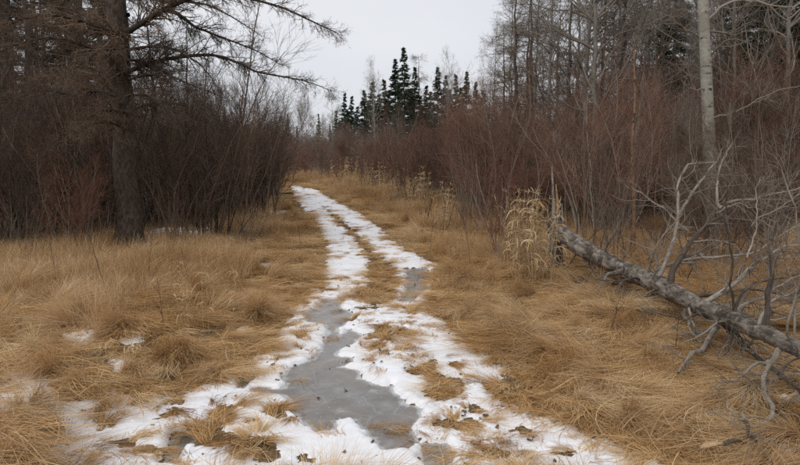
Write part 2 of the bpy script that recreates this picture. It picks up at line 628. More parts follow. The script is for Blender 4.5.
ypos = graded(2.2, 11, .045, 700)
yneg = graded(-2.2, 0, .4, 60, 1.3)
ys = np.array([-v for v in yneg[::-1] if v > -2.2] + ypos)
ys = np.unique(np.round(ys, 4))
xr = graded(0, 4.2, .045, 500)
xs = np.unique(np.round(np.array([-v for v in xr] + xr), 4))
X, Y = np.meshgrid(xs, ys)
Z = height(X, Y)
Z = np.where(np.hypot(X, Y) > 60, Z * 0.3, Z)
ny, nx = X.shape
ii = np.arange(ny * nx).reshape(ny, nx)
Q = np.stack([ii[:-1, :-1], ii[:-1, 1:], ii[1:, 1:], ii[1:, :-1]], -1).reshape(-1, 4)
tag(obj('ground', mesh('ground', np.stack([X, Y, Z], -1), Q), M['ground']), 'flat ground of dead grass thatch and dark soil', None, None, 'structure')


def snow_patch(x0, x1, y0, y1, dx, dy):
    xs = np.arange(x0, x1, dx); ys = np.arange(y0, y1, dy)
    X, Y = np.meshgrid(xs, ys)
    mk = snowmask(X, Y)
    s = np.clip(mk * .17, -.02, .012) + .004 * fbm(X * 22, Y * 22, 31, 2) * sst(mk, 0, .06) + .006 * sst(mk, .08, .25) + .008 * vn(X * 6, Y * 5, 33) * sst(mk, .02, .12)
    Z = height(X, Y) + s
    ny, nx = X.shape
    ii = np.arange(ny * nx).reshape(ny, nx)
    Q = np.stack([ii[:-1, :-1], ii[:-1, 1:], ii[1:, 1:], ii[1:, :-1]], -1).reshape(-1, 4)
    keep = (s.ravel()[Q].max(1) > -.008)
    Q = Q[keep]
    u, inv = np.unique(Q, return_inverse=True)
    return np.stack([X, Y, Z], -1).reshape(-1, 3)[u], inv.reshape(-1, 4)


sp = [snow_patch(-4.2, 3.4, 2.9, 9.0, .016, .016), snow_patch(-5.2, 5.2, 9.0, 18, .035, .035), snow_patch(-9, 3, 18, 40, .06, .08)]
Vs, Qs, off = [], [], 0
for V, Q in sp:
    Vs.append(V); Qs.append(Q + off); off += len(V)
tag(obj('snow', mesh('snow', np.concatenate(Vs), np.concatenate(Qs)), M['snow']), 'thin patchy old snow along the two trail ruts', None, None, 'structure')

PLAB = ['large grey frozen puddle winding down the left rut of the trail', 'small grey frozen puddle at the front beside the large one',
        'narrow grey frozen puddle in the right rut further back', 'tiny grey frozen puddle at left edge of the trail',
        'grey frozen puddle in the snow at bottom left', 'dark frozen puddle cut off by the bottom edge']
for pi, (P, lab) in enumerate(zip(PUDW, PLAB)):
    # a thin sheet of ice reaching a little under the banks
    lo, hi = P.min(0) - .08, P.max(0) + .08
    xs = np.arange(lo[0], hi[0], .03); ys = np.arange(lo[1], hi[1], .03)
    X, Y = np.meshgrid(xs, ys)
    s = sdf(P, X, Y)
    Z = np.full(X.shape, -.014 - .0022 * pi)
    ny, nx = X.shape
    ii = np.arange(ny * nx).reshape(ny, nx)
    Q = np.stack([ii[:-1, :-1], ii[:-1, 1:], ii[1:, 1:], ii[1:, :-1]], -1).reshape(-1, 4)
    Q = Q[s.ravel()[Q].max(1) > -.045]
    u, inv = np.unique(Q, return_inverse=True)
    V = np.stack([X, Y, Z], -1).reshape(-1, 3)[u]
    rim = puddle(X, Y).ravel()[u]
    Q = inv.reshape(-1, 4)
    n = len(V)
    V2 = V.copy(); V2[:, 2] -= .01
    c0 = np.array([V[:, 0].mean(), V[:, 1].mean(), 0])
    tag(obj('frozen_puddle', mesh('frozen_puddle', np.concatenate([V, V2]) - c0, np.concatenate([Q, Q[:, ::-1] + n]), tint=np.concatenate([rim, rim])), M['ice'], None, c0),
        lab, 'puddle', None, 'structure')

# ------------------------------------------------------------------ grass
def ribbons(P, Wd, side=None):
    B, n, _ = P.shape
    T = np.empty_like(P)
    T[:, 1:-1] = P[:, 2:] - P[:, :-2]; T[:, 0] = P[:, 1] - P[:, 0]; T[:, -1] = P[:, -1] - P[:, -2]
    T = unit(T)
    ref = rng.standard_normal((B, 1, 3)) * .45
    ref[:, 0, 2] += 1
    S = unit(np.cross(T, np.broadcast_to(ref, T.shape)))
    V = np.stack([P - S * Wd[..., None] / 2, P + S * Wd[..., None] / 2], 2)
    idx = np.arange(B * n * 2).reshape(B, n, 2)
    Q = np.stack([idx[:, :-1, 0], idx[:, :-1, 1], idx[:, 1:, 1], idx[:, 1:, 0]], -1).reshape(-1, 4)
    return V.reshape(-1, 3), Q, np.repeat(rng.random(B), n * 2)


TK = {  # root radius, sub-clumps, lengths, elevations, spread, fall, width
    'matbig': (.46, 17, .3, .72, 3, 42, .8, .26, .0033),
    'lying': (.2, 4, .28, .62, 4, 42, .6, .26, .0033),
    'arched': (.24, 4, .28, .66, 30, 78, .8, .21, .0032),
    'mop': (.055, 1, .38, .74, 38, 82, .55, .24, .0024),
    'upbig': (.46, 15, .2, .66, 62, 92, 2.0, .085, .0027),
    'upright': (.22, 7, .2, .6, 62, 92, 2.0, .085, .0027),
    'short': (.07, 1, .14, .40, 4, 40, .6, .25, .0032),
    'flat': (.08, 2, .10, .38, 1, 22, .5, .14, .0032)}


def tuft(kind, B):
    """one patch of blades; +x is the way it falls"""
    n = 7
    R0, nc, L0, L1, el0, el1, sp, gr, wd = TK[kind]
    ca = rng.random(nc) * 6.283; crr = R0 * np.sqrt(rng.random(nc)) * (nc > 1)
    cc = np.stack([crr * np.cos(ca), crr * np.sin(ca)], -1)
    caz = rng.standard_normal(nc) * sp * .5
    cl = .75 + .5 * rng.random(nc)
    w = rng.integers(0, nc, B)
    stray = rng.random(B) < .15
    cs = R0 / (1.0 + .5 * nc ** .5)
    P0 = np.zeros((B, 3))
    P0[:, :2] = cc[w] + rng.standard_normal((B, 2)) * cs * .45
    P0[stray, :2] = rng.standard_normal((stray.sum(), 2)) * R0 * .6
    P0[:, 2] = -.02
    el = np.radians(el0 + (el1 - el0) * rng.random(B))
    az = caz[w] + rng.standard_normal(B) * (.2 if sp < 1 else sp * .4)
    d = np.stack([np.cos(el) * np.cos(az), np.cos(el) * np.sin(az), np.sin(el)], -1)
    L = (L0 + (L1 - L0) * rng.random(B) ** 1.3) * cl[w]
    fl = .004 + .06 * rng.random(B) ** 1.5
    if kind in ('flat', 'short'):
        fl = .006 + .025 * rng.random(B)
    P = np.empty((B, n, 3)); P[:, 0] = P0
    st = (L / (n - 1))[:, None]
    curl = rng.standard_normal(B) * (.05 if kind == 'mop' else .1) + rng.standard_normal(nc)[w] * .1
    fall = gr * (.6 + .9 * rng.random(B))
    for i in range(1, n):
        d[:, 2] -= fall * (i / n + .25)
        if kind in ('arched', 'lying', 'matbig'):
            d[:, 0] += .04
        d[:, 0], d[:, 1] = d[:, 0] - curl * d[:, 1], d[:, 1] + curl * d[:, 0]
        d = unit(d + (.025 if kind == 'mop' else .045) * rng.standard_normal((B, 3)))
        q = P[:, i - 1] + d * st
        low = q[:, 2] < fl
        if i > 1:
            q[low, 2] = fl[low]
            d[low, 2] = np.maximum(d[low, 2], -.02)
        P[:, i] = q
    t = np.linspace(0, 1, n)
    Wd = wd * (.6 + .8 * rng.random(B))[:, None] * np.where(t < .5, 1, 1 - .85 * (t - .5) / .5)
    V, Q, tt = ribbons(P, Wd)
    ctint = rng.random(nc)
    q = .3 if kind == 'mop' else .5
    tt = q * tt + (1 - q) * np.repeat(ctint[w], n * 2)
    return V, Q, tt


def library(cname, kind, count, B, mat):
    c = bpy.data.collections.new(cname)          # not linked to the scene: only a source for the scatter
    for i in range(count):
        V, Q, t = tuft(kind, B)
        me = mesh(f'{kind}_tuft', V, Q, tint=t, smooth=False)
        me.materials.append(mat)
        o = bpy.data.objects.new(f'{kind}_tuft', me)
        c.objects.link(o)
    return c, count


def scatter(name, lib, pts, rot, scl, label):
    coll, cnt = lib
    me = bpy.data.meshes.new(name)
    n = len(pts)
    me.vertices.add(n)
    me.vertices.foreach_set('co', np.asarray(pts, np.float32).ravel())
    a = me.attributes.new('rot', 'FLOAT_VECTOR', 'POINT'); a.data.foreach_set('vector', np.asarray(rot, np.float32).ravel())
    a = me.attributes.new('scl', 'FLOAT_VECTOR', 'POINT'); a.data.foreach_set('vector', np.asarray(scl, np.float32).ravel())
    a = me.attributes.new('pick', 'INT', 'POINT'); a.data.foreach_set('value', rng.integers(0, cnt, n).astype(np.int32))
    o = obj(name, me)
    g = bpy.data.node_groups.new(name, 'GeometryNodeTree')
    g.interface.new_socket('Geometry', in_out='INPUT', socket_type='NodeSocketGeometry')
    g.interface.new_socket('Geometry', in_out='OUTPUT', socket_type='NodeSocketGeometry')
    gi = g.nodes.new('NodeGroupInput'); go = g.nodes.new('NodeGroupOutput')
    ci = g.nodes.new('GeometryNodeCollectionInfo')
    ci.inputs['Collection'].default_value = coll
    ci.inputs['Separate Children'].default_value = True
    ci.inputs['Reset Children'].default_value = True
    ip = g.nodes.new('GeometryNodeInstanceOnPoints')
    ip.inputs['Pick Instance'].default_value = True
    def na(nm, ty):
        k = g.nodes.new('GeometryNodeInputNamedAttribute')
        k.data_type = ty
        k.inputs['Name'].default_value = nm
        return k.outputs['Attribute']
    er = g.nodes.new('FunctionNodeEulerToRotation')
    g.links.new(na('rot', 'FLOAT_VECTOR'), er.inputs[0])
    g.links.new(gi.outputs[0], ip.inputs['Points'])
    g.links.new(ci.outputs[0], ip.inputs['Instance'])
    g.links.new(na('pick', 'INT'), ip.inputs['Instance Index'])
    g.links.new(er.outputs[0], ip.inputs['Rotation'])
    g.links.new(na('scl', 'FLOAT_VECTOR'), ip.inputs['Scale'])
    g.links.new(ip.outputs[0], go.inputs[0])
    md = o.modifiers.new('scatter', 'NODES')
    md.node_group = g
    return tag(o, label, None, None, 'stuff')


LIB = {'matbig': library('mat_patches', 'matbig', 10, 1250, M['lying']),
       'lying': library('lying_tufts', 'lying', 8, 260, M['lying']),
       'arched': library('arched_tufts', 'arched', 8, 260, M['lying']),
       'mop': library('mop_tussocks', 'mop', 12, 330, M['mop']),
       'upbig': library('standing_patches', 'upbig', 10, 1000, M['upright']),
       'upright': library('upright_tufts', 'upright', 8, 200, M['upright']),
       'short': library('short_tufts', 'short', 8, 95, M['lying']),
       'flat': library('flat_tufts', 'flat', 8, 34, M['lying'])}


def jgrid(x0, x1, y0, y1, s):
    X, Y = np.meshgrid(np.arange(x0, x1, s), np.arange(y0, y1, s))
    X = X.ravel() + s * (rng.random(X.size) - .5) * 1.3
    Y = Y.ravel() + s * (rng.random(Y.size) - .5) * 1.3
    return X, Y


def emit(name, lib, m, rotz, tilt, s0, s1, zs, label):
    n = m.sum()
    rot = np.stack([rng.standard_normal(n) * tilt, rng.standard_normal(n) * tilt, rotz[m]], -1)
    s = (s0 + (s1 - s0) * rng.random(n)) * (1 + .7 * sst(Y[m], 14, 45))
    scl = np.stack([s, s, s * zs[m]], -1)
    return scatter(name, LIB[lib], np.stack([X[m], Y[m], zz[m]], -1), rot, scl, label)


def open_ground(X, Y):                 # not under the thickets
    U, V = proj(X, Y, 0 * X)
    lim = np.interp(U, [-200, 0, 130, 200, 240, 262, 290, 300, 330, 400, 430, 500, 560, 640, 800], [268, 266, 251, 243, 234, 214, 180, 168, 170, 184, 204, 222, 228, 230, 234])
    return V > lim - 5 + 5 * fbm(X * .9, Y * .9, 95, 2)


def field(rects):
    """points with all that decides what grows there"""
    global X, Y, zz
    X, Y = np.concatenate([np.stack(jgrid(*r_), -1) for r_ in rects]).T
    ok = open_ground(X, Y)
    X, Y = X[ok], Y[ok]
    mk = snowmask(X, Y); pd = puddle(X, Y)
    dxs = X - xc(Y)
    trail = np.full(X.shape, -9.0)                 # distance inside (+) or outside (-) the snowy trail
    for P in SNOW[:3]:
        trail = np.maximum(trail, sdf(P, X, Y))
    trail = np.maximum(trail, pd)
    U, V = proj(X, Y, 0 * X)
    lens = ell(LENS, U, V)
    upn = fbm(X * .8, Y * .8, 61, 3)
    upr = np.where(dxs < 0, sst(Y, 4.4, 8.2) * sst(-dxs, 1.0, 2.2), sst(Y, 7.0, 11.5) * sst(dxs, 1.2, 2.6)) * .8 + upn * .6
    upr = np.where(Y > 16, .25 + sst(np.abs(dxs), 1, 2.4) * .5, upr)
    upr = np.where((dxs > 0) & (V > 275), np.minimum(upr, .03), upr) * np.where((dxs < 0) & (V > 345), .35, 1)
    flow = np.where(dxs > 0, math.radians(-115) + 2.2 * fbm(X * .8, Y * .8, 71, 2) + .5 * vn(X * 2, Y * 2, 75),
                    math.radians(-50) + 1.8 * fbm(X * .9, Y * .9, 72, 2) + .5 * vn(X * 2, Y * 2, 76))
    zz = height(X, Y)
    global press, under                            # grass pressed low on the right and under the fallen limbs
    under = (U > 650) & (V > 305) & (U < 860)
    press = np.where((dxs > 0) & (Y < 8.5), .62, np.where(Y < 5.6, .55, .8)) * np.where(under, .5, 1.0)
    return mk, trail, lens, upr, flow


def rnd():
    return rng.random(len(X))


# wide patches away from the trail
mk, trail, lens, upr, flow = field([(-4.8, 4.8, 2.5, 7, .40), (-8, 8, 7, 12, .42), (-11, 11, 12, 20, .6), (-16, 12, 20, 32, .8), (-26, 10, 32, 60, 1.1)])
free = (trail < -.62) & (lens < -2.2) & (mk < -.0)
isup = free & (rnd() < upr) & ~under
emit('matted_grass', 'matbig', free & ~isup, flow + .3 * rng.standard_normal(len(X)), .05, .85, 1.15, (.7 + .35 * rnd()) * press, 'golden matted dead grass lying flat on both sides of the trail')
emit('standing_grass', 'upbig', isup, rnd() * 6.28, .06, .75, 1.1, (.4 + .45 * rnd()) * press, 'pale feathery standing grass in front of the thickets')
# tussocks scattered over them, and smaller patches up to the trail's edge
mk, trail, lens, upr, flow = field([(-4.6, 4.6, 2.6, 9, .22), (-8, 8, 9, 14, .34), (-9, 8, 14, 24, .5)])
dxs_ = X - xc(Y)
band = ((trail > -.75) | (lens > -2.4)) & (trail < -.13) & (mk < -.03) & (lens < -.35)
bup = band & (rnd() < upr * .6) & (trail < -.35)
near = sst(-trail, .1, .7)
emit('edge_grass', 'lying', band & ~bup, flow + (1 - near) * rng.standard_normal(len(X)) * 1.1, .07, .6, 1.05, .5 + .4 * near, 'flattened dead grass along the edges of the trail')
emit('edge_standing_grass', 'upright', bup, rnd() * 6.28, .1, .6, 1.0, .5 + .4 * rnd(), 'short standing grass along the edges of the trail')
tus = (trail < -.35) & ~under & (lens < -.5) & (rnd() < .05 + .06 * (fbm(X * 1.3, Y * 1.3, 91, 2) > .1))
wet = (dxs_ < -.75) & (Y < 5.6) & (trail < -.02)      # mops drooping over the snowy lower left
mop = ((trail < -.28) & ~(under & (rnd() < .55)) & (lens < -.3) & (rnd() < np.where(Y < 7.5, .42, .24) * (1 - .75 * np.clip(upr, 0, 1)))) | (wet & (mk > -.1) & (rnd() < .2))
emit('combed_tussocks', 'mop', mop, flow + .5 * rng.standard_normal(len(X)), .06, .7, 1.1, (.6 + .35 * rnd()) * press, 'combed mop like tussocks of long dead grass near the trail')
emit('arching_grass', 'arched', tus, flow + .7 * rng.standard_normal(len(X)), .08, .55, 1.0, .6 + .4 * near, 'tan arching dead grass tussocks along the trail banks')
# low tufts on the islands between the ruts and along the snow's ragged edge
X, Y = np.concatenate([np.stack(jgrid(-4, 3.8, 2.8, 9, .075), -1), np.stack(jgrid(-5, 3, 9, 20, .15), -1), np.stack(jgrid(-9, 1, 20, 40, .35), -1)]).T
mk = snowmask(X, Y); pd = puddle(X, Y)
trail = np.full(X.shape, -9.0)
for P in SNOW:
    trail = np.maximum(trail, sdf(P, X, Y))
low = open_ground(X, Y) & (pd < -.03) & (mk < -.015) & ((trail > -.3) | (np.abs(X - xc(Y)) < .8)) & (rng.random(len(X)) < .85)
zz = height(X, Y)
emit('trampled_grass', 'short', low, rng.random(len(X)) * 6.28, .06, .6, 1.1, np.full(len(X), .8), 'low trampled grass between the two ruts')
on = (pd < .06) & ((mk > -.03) | (pd > -.01)) & (rng.random(len(X)) < .4 * sst(fbm(X * 2.5, Y * 1.5, 81, 2), -.2, .35) + .06)
zz = height(X, Y) + .012
emit('fallen_strands', 'flat', on, rng.random(len(X)) * 6.28, .05, .4, .9, np.full(len(X), .8), 'short flattened grass strands poking through the snow')

# dead leaves and crumbs of bark on snow, ice and thatch
lc = bpy.data.collections.new('leaf_sources')
for i in range(6):
    k = 7
    u_ = np.linspace(-1, 1, k)
    w_ = .011 * np.sqrt(np.clip(1 - u_ ** 2, .02, 1)) * (1 + .25 * rng.standard_normal(k))
    cl = rng.uniform(.2, .6)
    Vl = np.stack([np.stack([u_ * .02, -w_, .012 * cl * u_ ** 2 + .006 * rng.random(k)], -1), np.stack([u_ * .02, 0 * w_, 0.002 + 0 * w_], -1),
                   np.stack([u_ * .02, w_, .012 * cl * u_ ** 2 + .006 * rng.random(k)], -1)], 1).reshape(-1, 3)
    ix = np.arange(k * 3).reshape(k, 3)
    Ql = np.concatenate([np.stack([ix[:-1, j], ix[1:, j], ix[1:, j + 1], ix[:-1, j + 1]], -1) for j in range(2)])
    me = mesh('dead_leaf', Vl, Ql, tint=np.full(len(Vl), rng.random()))
    me.materials.append(M['leaf'])
    lc.objects.link(bpy.data.objects.new('dead_leaf', me))
X, Y = np.concatenate([np.stack(jgrid(-3.8, 3.4, 2.9, 9, .11), -1), np.stack(jgrid(-4, 2, 9, 16, .25), -1)]).T
pd = puddle(X, Y)
ok = rng.random(len(X)) < .3 * sst(fbm(X * 1.7, Y * 1.7, 85, 2), -.3, .4) + .05
ok &= ~((pd > .0) & (rng.random(len(X)) < .8))
X, Y, pd = X[ok], Y[ok], pd[ok]
zl = np.where(pd > -.01, -.012, height(X, Y) + np.where(snowmask(X, Y) > 0, .014, .006))
sc_ = .4 + .9 * rng.random(len(X))
scatter('dead_leaves', (lc, 6), np.stack([X, Y, zl], -1), np.stack([.3 * rng.standard_normal(len(X)), .3 * rng.standard_normal(len(X)), 6.28 * rng.random(len(X))], -1),
        np.stack([sc_, sc_, sc_], -1), 'scattered dead leaves and bark crumbs on the snow and ice')

# ------------------------------------------------------------------ shrubs
def make_shrub(h, stems, spread, fine=1.0, lean=.3, dens=1.0):
    """returns (stem mesh data, twig mesh data)"""
    B = stems
    a = rng.random(B) * 6.283
    r = spread * np.sqrt(rng.random(B))
    P0 = np.stack([r * np.cos(a), r * np.sin(a), np.full(B, -.05)], -1)
    tl = lean * (.3 + rng.random(B))
    D = np.stack([np.cos(a) * tl, np.sin(a) * tl, np.ones(B)], -1)
    L = h * (.6 + .45 * rng.random(B))
    r0 = .007 + .010 * rng.random(B) * h / 3
    P, R = walk(P0, D, L, 9, .1, .03, r0, r0 * .3)
    s = tubes(P, R, 4)
    P2, R2 = kids(P, R, int(9 * dens), .18, .97, .45 * h / 3, 1.25 * h / 3, .5, 6, .15, .09, .6, .45, rmin=.0022)
    P3, R3 = kids(P2, R2, int(6 * dens), .15, 1, .22, .62, .55, 4, .16, .06, .7, .5, rmin=.0016)
    P4, R4 = kids(P3, R3, 3, .2, 1, .1, .32, .6, 3, .12, .05, .8, .6, rmin=.0012)
    return s, join([tubes(P2, R2 * fine, 3), tubes(P3, R3 * fine, 3), tubes(P4, R4 * fine, 3)])


SHM = {}
for key, cnt, arg in (('red', 4, dict(h=3.0, stems=17, spread=.45, fine=1.0, lean=.30)),
                      ('brown', 4, dict(h=3.0, stems=15, spread=.42, fine=1.0, lean=.34)),
                      ('grey', 3, dict(h=3.0, stems=12, spread=.4, fine=1.0, lean=.36)),
                      ('dark', 3, dict(h=3.0, stems=14, spread=.45, fine=1.0, lean=.42)),
                      ('thin', 3, dict(h=3.0, stems=7, spread=.3, fine=.9, lean=.2, dens=.6))):
    SHM[key] = []
    for i in range(cnt):
        s, w = make_shrub(**arg)
        SHM[key].append((mesh('stems', *s[:2], tint=s[2]), mesh('twigs', *w[:2], tint=w[2])))
SMAT = {'red': ('tw_grey', 'tw_red'), 'brown': ('tw_larch', 'tw_brown'), 'grey': ('tw_grey', 'tw_grey'), 'dark': ('tw_dark', 'tw_dark'),
        'thin': ('tw_brown', 'tw_brown')}
for k_, L in SHM.items():
    for s, w in L:
        s.materials.append(M[SMAT[k_][0]]); w.materials.append(M[SMAT[k_][1]])


def hz(x, y):
    return float(height(np.array([x]), np.array([y]))[0])


def put_shrub(kind, x, y, h, label, group, name='bare_shrub', wide=1.0):
    s, w = random.choice(SHM[kind])
    e = empty(name, (x, y, hz(x, y)), random.random() * 6.28)
    k = h / 3.0
    e.scale = (k * wide, k * wide, k)
    tag(e, label, 'shrub', group)
    obj('stems', s, None, e)
    obj('twigs', w, None, e)
    return e


U_ = random.uniform
HUE = {'red': 'reddish', 'brown': 'brown', 'grey': 'grey brown', 'dark': 'dark'}
MARKS = {'left': [(20, 'left picture edge'), (70, 'red stemmed shrub'), (128, 'big larch trunk'), (185, 'small larch'), (225, 'leaning dark shrub'), (262, 'side snow patch'), (290, 'trail bend')],
         'right': [(375, 'far straw reeds'), (402, 'foot reeds'), (447, 'leaning pale birch'), (490, 'distant grey poplar'), (530, 'tall straw reeds'), (556, 'broken stump'),
                   (594, 'knotted poplar'), (634, 'thin orange stem'), (670, 'upright limbs'), (709, 'pale aspen'), (755, 'low limbed poplar'), (790, 'right picture edge')]}


def shrub_label(kind, side, x, y, h, row):
    px = CX + F * x / y
    mx_, nm = min(MARKS[side], key=lambda q: abs(q[0] - px))
    rel = 'below' if abs(px - mx_) < 6 else ('left of' if px < mx_ else 'right of')
    size = 'low' if h < 2.75 else ('tall' if h > 3.5 else 'medium')
    return f'{size} {HUE[kind]} shrub, {row} row of {side} thicket, {rel} the {nm}'


def fill(kinds, x0, x1, y0, y1, sp, test, hf, side, group, rows):
    n = 0
    X, Y = jgrid(x0, x1, y0, y1, sp)
    for x, y in zip(X, Y):
        if test(x, y) and abs(x / y) < .68 and random.random() > .1:
            kind, h = random.choice(kinds), hf(x, y)
            row = rows[min(len(rows) - 1, int((y - y0) / (y1 - y0) * len(rows)))]
            put_shrub(kind, x, y, h, shrub_label(kind, side, x, y, h, row), group, 'bare_shrub', .8 + .35 * random.random())
            n += 1
    return n


cnts = []
# left of the trail: the dark thicket that runs back along it, then the undergrowth behind the larch
cnts.append(fill(['brown', 'brown', 'dark', 'red'], -9, 0, 13.2, 27, 1.12,
     lambda x, y: -6.2 < x - xc(y) < -np.interp(y, [14, 20, 27], [2.2, 1.9, 1.3]) and not (-2.6 < x - xc(y) and y < 14.5),
     lambda x, y: U_(2.4, 4.4) * np.interp(y, [14, 24], [1, .74]), 'left', 'shrubs of the left thicket', ['front', 'second', 'third', 'fourth', 'fifth', 'sixth']))
cnts.append(fill(['brown', 'red', 'grey'], -16, -4, 27, 40, 1.9,
     lambda x, y: -6.5 < x - xc(y) < -np.interp(y, [27, 40], [1.3, .9]),
     lambda x, y: U_(2.5, 3.8), 'left', 'far shrubs of the left thicket', ['seventh', 'eighth', 'ninth', 'tenth']))
cnts.append(fill(['dark', 'dark', 'brown'], -13, -4.6, 12.6, 19, 1.2,
     lambda x, y: x < -5.0 - (y - 12.6) * .15,
     lambda x, y: U_(2.6, 4.0), 'left', 'dark undergrowth behind the larch', ['shaded front', 'shaded middle', 'shaded back']))
cnts.append(fill(['dark', 'brown', 'red', 'dark'], -8.2, -5.0, 10.5, 12.6, .85,
     lambda x, y: y > 10.5 and x > -7.6,
     lambda x, y: U_(1.8, 3.4), 'left', 'undergrowth left of the larch', ['nearest', 'near']))
# right of the trail
cnts.append(fill(['red', 'red', 'red', 'brown', 'grey', 'dark'], .3, 15, 12.2, 22, 1.08,
     lambda x, y: x > np.interp(y, [12, 13.7, 16, 18, 22], [3.6, 2.1, 1.4, .9, .1]),
     lambda x, y: U_(1.7, 3.9) + .6 * sst(x / y, .2, .45), 'right', 'shrubs of the right thicket', ['front', 'second', 'third', 'fourth', 'fifth']))
cnts.append(fill(['red', 'red', 'red', 'brown', 'dark'], -5, 24, 22, 34, 1.9,
     lambda x, y: x - xc(y) > 2.7,
     lambda x, y: U_(2.0, 4.0) + 2.0 * random.random() * sst(x / y, .0, .22), 'right', 'back shrubs of the right thicket', ['sixth', 'seventh', 'eighth', 'ninth']))
print('SHRUBS', cnts)
# beyond that no shrub can be told from the next: one mass
fc = bpy.data.collections.new('far_shrub_sources')
for k_ in ('grey', 'brown', 'red'):
    for s_, w_ in SHM[k_]:
        o = bpy.data.objects.new('far_shrub_source', w_)
        fc.objects.link(o)
FP, FS = [], []
for x, y in np.concatenate([np.stack(jgrid(-30, 6, 34, 62, 2.0), -1), np.stack(jgrid(-34, -4, 60, 80, 2.4), -1)]):
    dd_ = x - xc(y)
    if y > 60 or -8 < dd_ < -.9 or 1.3 < dd_ < 13 or (y < 40 and dd_ > 2.7):
        if dd_ < 0 and y < 40 or x / y < -.42:
            continue
        FP.append((x, y, 0))
        s_ = U_(2.3, 3.6) / 3 * (1.35 if y > 60 else 1)
        FS.append((s_, s_, s_))
FP = np.array(FP)
scatter('far_thicket', (fc, len(fc.objects)), FP, np.stack([0 * FP[:, 0], 0 * FP[:, 0], rng.random(len(FP)) * 6.28], -1), np.array(FS),
        'far mass of bare brown shrubs on both sides of the trail bend')

# a few that stand out in front
for (px, py, h, kind, lab) in (
        (70, 257, 1.75, 'red', 'reddish many stemmed shrub in front of the big larch trunk'),
        (95, 252, 1.5, 'thin', 'slender light brown saplings just left of the larch trunk'),
        (30, 262, 1.4, 'thin', 'sparse thin brown shrub at the left edge of the picture'),
        (222, 240, 2.6, 'dark', 'dark leaning shrub at the near end of the left thicket'),
        (248, 243, 1.1, 'thin', 'small bare sapling on the grass left of the trail'),
        (455, 232, 1.6, 'thin', 'small reddish sapling on the near corner of the right thicket'),
        (512, 262, 1.9, 'red', 'low red shrub rising behind the tall straw reeds'),
        (610, 262, 2.4, 'thin', 'thin brown saplings behind the fallen log'),
        (745, 268, 2.6, 'grey', 'pale grey brown shrub behind the limbs of the fallen tree'),
        (790, 285, 2.2, 'brown', 'brown shrub at the right edge behind the fallen tree'),
        (438, 222, 2.6, 'thin', 'thin sapling at the front corner of the right thicket nearest the trail'),
        (478, 236, 2.2, 'thin', 'thin sapling in front of the right thicket, left of the straw reeds'),
        (580, 250, 2.8, 'thin', 'thin sapling right behind the broken stump'),
        (660, 250, 2.8, 'thin', 'thin sapling between the orange stem and the pale aspen'),
        (703, 264, 1.9, 'brown', 'low brown shrub hiding the foot of the pale aspen'),
        (722, 262, 1.6, 'red', 'low reddish shrub right of the foot of the pale aspen'),
        (170, 246, 2.4, 'thin', 'thin sapling right of the big larch trunk'),
        (200, 243, 2.8, 'brown', 'brown shrub at the near end of the left thicket, beside the leaning one')):
    p = gnd(px, py, .1)
    put_shrub(kind, p[0], p[1], h, lab, None, 'bare_sapling' if kind == 'thin' else 'bare_shrub')


# ------------------------------------------------------------------ trees
def trunk_line(base, top, n=14, wob=.02, bend=0):
    t = np.linspace(0, 1, n)[:, None]
    P = np.asarray(base) * (1 - t) + np.asarray(top) * t
    P[1:-1] += rng.standard_normal((n - 2, 3)) * wob * [1, 1, 0]
    P[:, 0] += bend * np.sin(t[:, 0] * math.pi)
    return P


def bough(P, R, cnt, l, sub=5, up=-.02, flat=.45, fine=1.0):
    """twigs on a batch of limbs: secondaries, then fine spurs"""
    P2, R2 = kids(P, R, cnt, .12, 1, l * .35, l, .75, 6, .13, up, .5, .35, flat=flat, rmin=.0022)
    P3, R3 = kids(P2, R2, sub, .1, 1, l * .12, l * .4, .8, 4, .2, up * .6, .6, .5, flat=.2, rmin=.0016)
    P4, R4 = kids(P3, R3, 3, .15, 1, .03, .11, .9, 2, .2, .0, .9, .8, rmin=.0018)
    return join([tubes(P2, R2 * fine, 3), tubes(P3, R3 * fine, 3), tubes(P4, R4 * fine, 3)])


